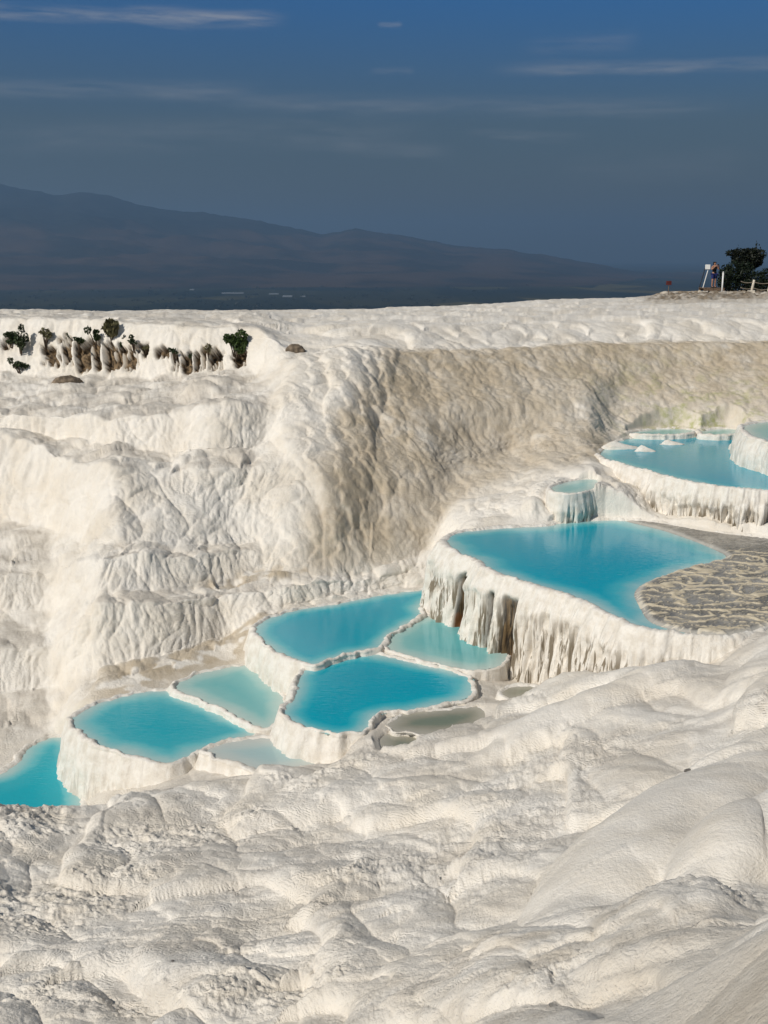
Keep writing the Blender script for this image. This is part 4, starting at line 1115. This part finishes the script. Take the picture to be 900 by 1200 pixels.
# dark tree over a dense hedge bush
tb = stand(874, 343, VR + 1)
root = empty('dark_tree', tb, 'dark flat topped tree rising above the bushes at the far right edge', 'tree')
TH = lambda v: (at(874, v, r=VR + 1)[2] - tb.z)
q = PX
bl = [(-0.55, 0, TH(303), .65, .6, .5), (0.2, 0, TH(303), .75, .7, .6), (0.6, 0.1, TH(305), .45, .6, .5), (-1.1, 0, TH(296.5), .5, .4, .22), (-0.5, 0, TH(295), .6, .5, .25), (0.2, 0, TH(294.5), .6, .5, .25), (0.85, 0, TH(298), .38, .4, .32), (-0.1, 0, TH(311), .75, .6, .4), (0.48, 0, TH(288.5), .09, .08, .40), (0.70, 0, TH(289.5), .08, .08, .2), (-0.75, 0, TH(290.5), .07, .07, .2)]
v, f = leaves(5200, bl, 0.085, 401)
link('crown', mesh_np('crown', v, f, smooth_=False), M_LEAF_D, root)
bm = bmesh.new()
add_tube(bm, [(0, 0, -0.2), (0.05, 0, 0.7), (0, 0, TH(312))], [0.16, 0.12, 0.08], 8)
for b in bl[:6]:
    add_tube(bm, [(0, 0, TH(316)), (b[0] * 0.6, b[1], (TH(316) + b[2]) / 2), b[:3]], [0.07, 0.05, 0.02], 6)
bm_obj('trunk', bm, M_BARK, root, True)
tz = TH
for (u0, bl2, lb, sd_) in (
    (866, [(-1.0, 0, .95, .55, .6, .85), (-0.4, 0, 1.3, .7, .6, .75), (0.3, 0, 1.25, .7, .6, .75), (-0.7, 0, .5, .8, .6, .5), (0.5, 0, .5, .8, .6, .5)], 'dense dark green bush wrapped round the foot of the dark tree', 402),
    (896, [(-0.6, 0, .75, .7, .6, .7), (0.2, 0, .9, .8, .6, .75), (1.0, 0, .85, .8, .6, .75), (1.7, 0, .8, .8, .6, .75), (0.4, 0, .5, 1.3, .6, .5)], 'second dark bush running out of view right of the dark tree', 403)):
    b0 = stand(u0, 343, VR + 0.2)
    root = empty('hedge_bush', b0, lb, 'bush', 'bushes under the tree')
    v, f = leaves(3600, bl2, 0.085, sd_)
    link('foliage', mesh_np('foliage', v, f, smooth_=False), M_LEAF_H, root)
    bm = bmesh.new()
    for b in bl2: add_tube(bm, [(b[0] * 0.4, 0, -0.2), (b[0] * .8, 0, b[2] * .5), b[:3]], [.05, .035, .012], 5)
    bm_obj('stems', bm, M_BARK, root, True)

# ------------------------------------------------------------------ plain, mountains, far buildings
PZ = -250.0
xs = np.linspace(-26000, 26000, 60)
ys = np.linspace(-2500, 41000, 80)
X, Y = np.meshgrid(xs, ys)
co = np.stack([X, Y, np.full_like(X, PZ)], -1).reshape(-1, 3)
tag(link('plain', mesh_np('plain', co, grid_faces(*X.shape)), mat_plain()), kind='structure')

CREST = [(-400, 205), (-200, 200), (-60, 210), (0, 216), (30, 221), (60, 228), (100, 225), (130, 229), (160, 239), (200, 246), (250, 250), (300, 258), (340, 266), (380, 274), (400, 271), (417, 267), (440, 272), (470, 275), (500, 281), (540, 288), (600, 293), (640, 299), (700, 309), (740, 317), (790, 326), (850, 333), (1000, 338), (1300, 342)]
caz = np.array([ray(*c)[0] for c in CREST])
ctn = np.array([ray(*c)[1] for c in CREST])
maz = np.linspace(-40, 40, 420) * math.pi / 180
RC = 17000.0
crest = np.maximum(np.interp(maz, caz, ctn) * RC, PZ + 20)
m0 = np.stack([maz * 60, 0 * maz, 0 * maz], 1)
rid = 1 + np.clip(np.interp(maz, caz, ctn) - ray(450, 330)[1], 0, 0.03) / 0.03
crest = crest + 16 * rid * (perlin(m0, 511) + 0.6 * perlin(m0 * 2.7, 512) + 0.35 * perlin(m0 * 6, 513))
mr = np.concatenate([np.linspace(8500, 17000, 130), np.linspace(17200, 22000, 30)])
t = np.where(mr <= RC, (mr - 8500) / (RC - 8500), 1 - (mr - RC) / 5200)
prof = np.where(t < 0.45, 0.24 * (t / 0.45)**1.5, 0.24 + 0.76 * np.clip((t - 0.45) / 0.55, 0, 1)**1.15)
AA, RR = np.meshgrid(maz, mr)
X, Y = RR * np.sin(AA), RR * np.cos(AA)
Z = PZ - 12 + (crest[None] - PZ + 12) * prof[:, None]
p = np.stack([X, Y, 0 * X], -1).reshape(-1, 3)
nb = (1 - 2.2 * np.abs(perlin(p / 1500, 501))) * 1.0 + 0.5 * (1 - 2.2 * np.abs(perlin(p / 600, 502))) + 0.25 * perlin(p / 260, 503)
amp_ = (np.clip(crest[None] - PZ, 0, 900) / 900 * np.clip(prof * (1 - prof) * 4, 0, 1)[:, None]).ravel()
Z = Z + (150 * (nb - 0.8) * amp_).reshape(Z.shape)
lm = (crest / RC)[None] * RR
Z = np.minimum(Z, np.maximum(lm - 4, PZ - 12))
co = np.stack([X, Y, Z], -1).reshape(-1, 3)
tag(link('mountains', mesh_np('mountains', co, grid_faces(*X.shape)[:, ::-1]), mat_mountain()), kind='structure')

M_GH = mat_simple('white_sheeting', (0.24, 0.26, 0.27), 0.5, 3, 0.1)
for i, (u, v, L, dpt, h, lb) in enumerate([
    (37, 323, 70, 30, 9, 'leftmost pale farm building far out on the plain'),
    (75, 331, 60, 26, 8, 'small pale farm building second from the left on the plain'),
    (273, 344, 150, 34, 7, 'longest pale greenhouse on the plain above the white ridge'),
    (225, 340, 34, 22, 8, 'tiny pale building left of the longest greenhouse on the plain'),
    (321, 345, 66, 30, 7, 'pale greenhouse right of the longest one on the plain'),
    (337, 348, 60, 30, 10, 'pale shed pair of the right hand greenhouse on the plain'),
    (355, 348, 30, 24, 8, 'rightmost tiny pale building on the plain'),
    (270, 317, 90, 50, 14, 'faint pale hall at the foot of the mountains'),
]):
    a = at(u, v, z=PZ)
    bm = bmesh.new()
    prof_ = [(-dpt / 2, -3), (-dpt / 2, h * .7), (0, h), (dpt / 2, h * .7), (dpt / 2, -3)]
    A = [bm.verts.new((-L / 2, y, z)) for y, z in prof_]
    B = [bm.verts.new((L / 2, y, z)) for y, z in prof_]
    for k in range(5): bm.faces.new((A[k], A[(k + 1) % 5], B[(k + 1) % 5], B[k]))
    bm.faces.new(A); bm.faces.new(B)
    o = bm_obj('greenhouse' if 'greenhouse' in lb else 'farm_building', bm, M_GH)
    o.location = a
    tag(o, lb, 'building', 'pale buildings on the plain')
# groves and hedgerows that read as dark specks on the plain
cs = []
rg_ = np.random.default_rng(55)
for k in range(420):
    u, v = rg_.uniform(-250, 620), rg_.uniform(326, 372)
    a = at(u, v, z=PZ)
    s = rg_.uniform(10, 26)
    cs.append((a[0], a[1], PZ + 4, s, s, 9))
v, f = leaves(9000, cs, 5.0, 56)
tag(link('groves', mesh_np('groves', v, f, smooth_=False), mat_leaf('grove_foliage', (0.010, 0.014, 0.008), (0.02, 0.028, 0.012))), 'dark groves and hedgerows scattered over the far plain', 'trees', kind='stuff')

# ------------------------------------------------------------------ haze
bm = bmesh.new()
add_box(bm, (0, 19200, (1180 + PZ - 20) / 2), (53000, 44400, 1180 - PZ + 20))
t = NT('haze_air')
vol = t.n('ShaderNodeVolumePrincipled', {'Color': (0.33, 0.55, 0.84), 'Density': 7.5e-5, 'Anisotropy': 0.25})
t.t.links.new(vol.outputs[0], t.out.inputs['Volume'])
hz = tag(bm_obj('haze', bm, t.m), kind='stuff')

# ------------------------------------------------------------------ light
SUN_EL, SUN_AZ = 38.0, 231.0        # compass-like: 0 = +Y, clockwise
el, az = R(SUN_EL), R(SUN_AZ)
sd = Vector((math.sin(az) * math.cos(el), math.cos(az) * math.cos(el), math.sin(el)))
L = bpy.data.lights.new('sun', 'SUN')
L.energy = 3.8
L.angle = R(0.53)
L.color = (1.0, 0.945, 0.86)
so = bpy.data.objects.new('sun', L)
C.objects.link(so)
so.rotation_euler = sd.to_track_quat('Z', 'Y').to_euler()

w = bpy.data.worlds.new('World')
SC.world = w
w.use_nodes = True
nt = w.node_tree
nt.nodes.clear()


class WN(NT):
    def __init__(self, tree):
        self.t = tree


k = WN(nt)
gen = k.n('ShaderNodeTexCoord').outputs['Generated']
sep = k.n('ShaderNodeSeparateXYZ', {0: gen})
zc = k.math('MAXIMUM', sep.outputs[2], 0.012)
vec = k.n('ShaderNodeCombineXYZ', {0: sep.outputs[0], 1: sep.outputs[1], 2: zc})
sky = k.n('ShaderNodeTexSky', sky_type='NISHITA', sun_disc=False)
k.set(sky.inputs[0], vec)
sky.sun_elevation = el
sky.sun_rotation = az
sky.altitude = 300
sky.air_density = 1.0
sky.dust_density = 0.3
sky.ozone_density = 2.5
# deep, polarised-looking sky: darker towards the horizon haze
cr = k.n('ShaderNodeValToRGB', {0: k.math('MULTIPLY', sep.outputs[2], 2.0)})
e = cr.color_ramp.elements
e[0].position = 0.0; e[0].color = (0.145, 0.14, 0.12, 1)
e[1].position = 1.0; e[1].color = (0.86, 0.72, 0.56, 1)  # unseen zenith tinted warm so that its fill warms the shade
for pz, c in ((0.10, (0.185, 0.175, 0.15)), (0.22, (0.21, 0.245, 0.26)), (0.42, (0.10, 0.38, 0.67)), (0.65, (0.45, 0.5, 0.56))):
    x = e.new(pz); x.color = (*c, 1)
col = k.mix(1.0, sky.outputs[0], cr.outputs[0], 'MULTIPLY')
# cirrus streaks in directions of azimuth and elevation
azn = k.math('ARCTAN2', sep.outputs[0], sep.outputs[1])
eln = k.math('ARCSINE', sep.outputs[2])
cv = k.n('ShaderNodeCombineXYZ', {0: k.math('MULTIPLY', azn, 9.0), 1: k.math('MULTIPLY', eln, 75.0), 2: 0.0})
cn = k.noise(cv, 1.0, 6, 0.62, 0.4)
cn2 = k.noise(k.n('ShaderNodeCombineXYZ', {0: k.math('MULTIPLY', azn, 26.0), 1: k.math('MULTIPLY', eln, 260.0), 2: 4.0}), 1.0, 4, 0.6)


def wisp(u0, v0, u1, v1, thick, strength):
    a0, t0 = ray(u0, v0); a1, t1 = ray(u1, v1)
    e0, e1 = math.atan(t0), math.atan(t1)
    am, hw = (a0 + a1) / 2, abs(a1 - a0) / 2
    sl = (e1 - e0) / (a1 - a0)
    line = k.math('ADD', k.math('MULTIPLY', k.math('SUBTRACT', azn, a0), sl), e0)
    d = k.math('ABSOLUTE', k.math('SUBTRACT', k.math('ADD', eln, k.math('MULTIPLY', k.math('SUBTRACT', cn, 0.5), 0.012)), line))
    a = k.rng(d, thick, 0.0)
    b = k.rng(k.math('ABSOLUTE', k.math('SUBTRACT', azn, am)), hw, hw * 0.55)
    tex = k.rng(k.math('ADD', k.math('MULTIPLY', cn2, 0.45), cn), 0.45, 1.0)
    return k.math('MULTIPLY', k.math('MULTIPLY', a, b), k.math('MULTIPLY', tex, strength))


cl = None
for a in [(-160, 2, 350, 24, 0.0085, 1.0), (130, 12, 345, 22, 0.008, 0.9), (440, 30, 474, 30, 0.0035, 0.9), (560, 80, 1100, 66, 0.0085, 0.75), (-200, 98, 330, 104, 0.011, 0.5), (200, 115, 900, 122, 0.012, 0.42), (430, 84, 490, 83, 0.004, 0.4), (380, 172, 540, 178, 0.010, 0.4), (540, 155, 700, 163, 0.006, 0.5), (-50, 160, 520, 150, 0.02, 0.32), (600, 60, 760, 44, 0.012, 0.3), (640, 200, 900, 190, 0.02, 0.22)]:
    x = wisp(*a)
    cl = x if cl is None else k.math('ADD', cl, x)
cl = k.math('MULTIPLY', k.math('MINIMUM', cl, 1.0), 0.5)
SKY_STR = 0.085
col = k.mix(cl, col, tuple(c / SKY_STR for c in (0.46, 0.45, 0.46)))
bg = k.n('ShaderNodeBackground', {'Color': col, 'Strength': SKY_STR})
ow = k.n('ShaderNodeOutputWorld')
nt.links.new(bg.outputs[0], ow.inputs[0])

# ------------------------------------------------------------------ render settings
SC.view_settings.view_transform = 'Standard'
SC.view_settings.look = 'None'
SC.view_settings.exposure = 0.0
SC.view_settings.gamma = 1.0
SC.view_settings.use_curve_mapping = False
cy = SC.cycles
cy.use_denoising = True
try: cy.denoiser = 'OPENIMAGEDENOISE'
except Exception: pass
cy.max_bounces = 6
cy.diffuse_bounces = 3
cy.glossy_bounces = 3
cy.transmission_bounces = 2
cy.volume_bounces = 0
cy.transparent_max_bounces = 4
cy.sample_clamp_indirect = 4
print('built', round(time.time() - T0, 1))
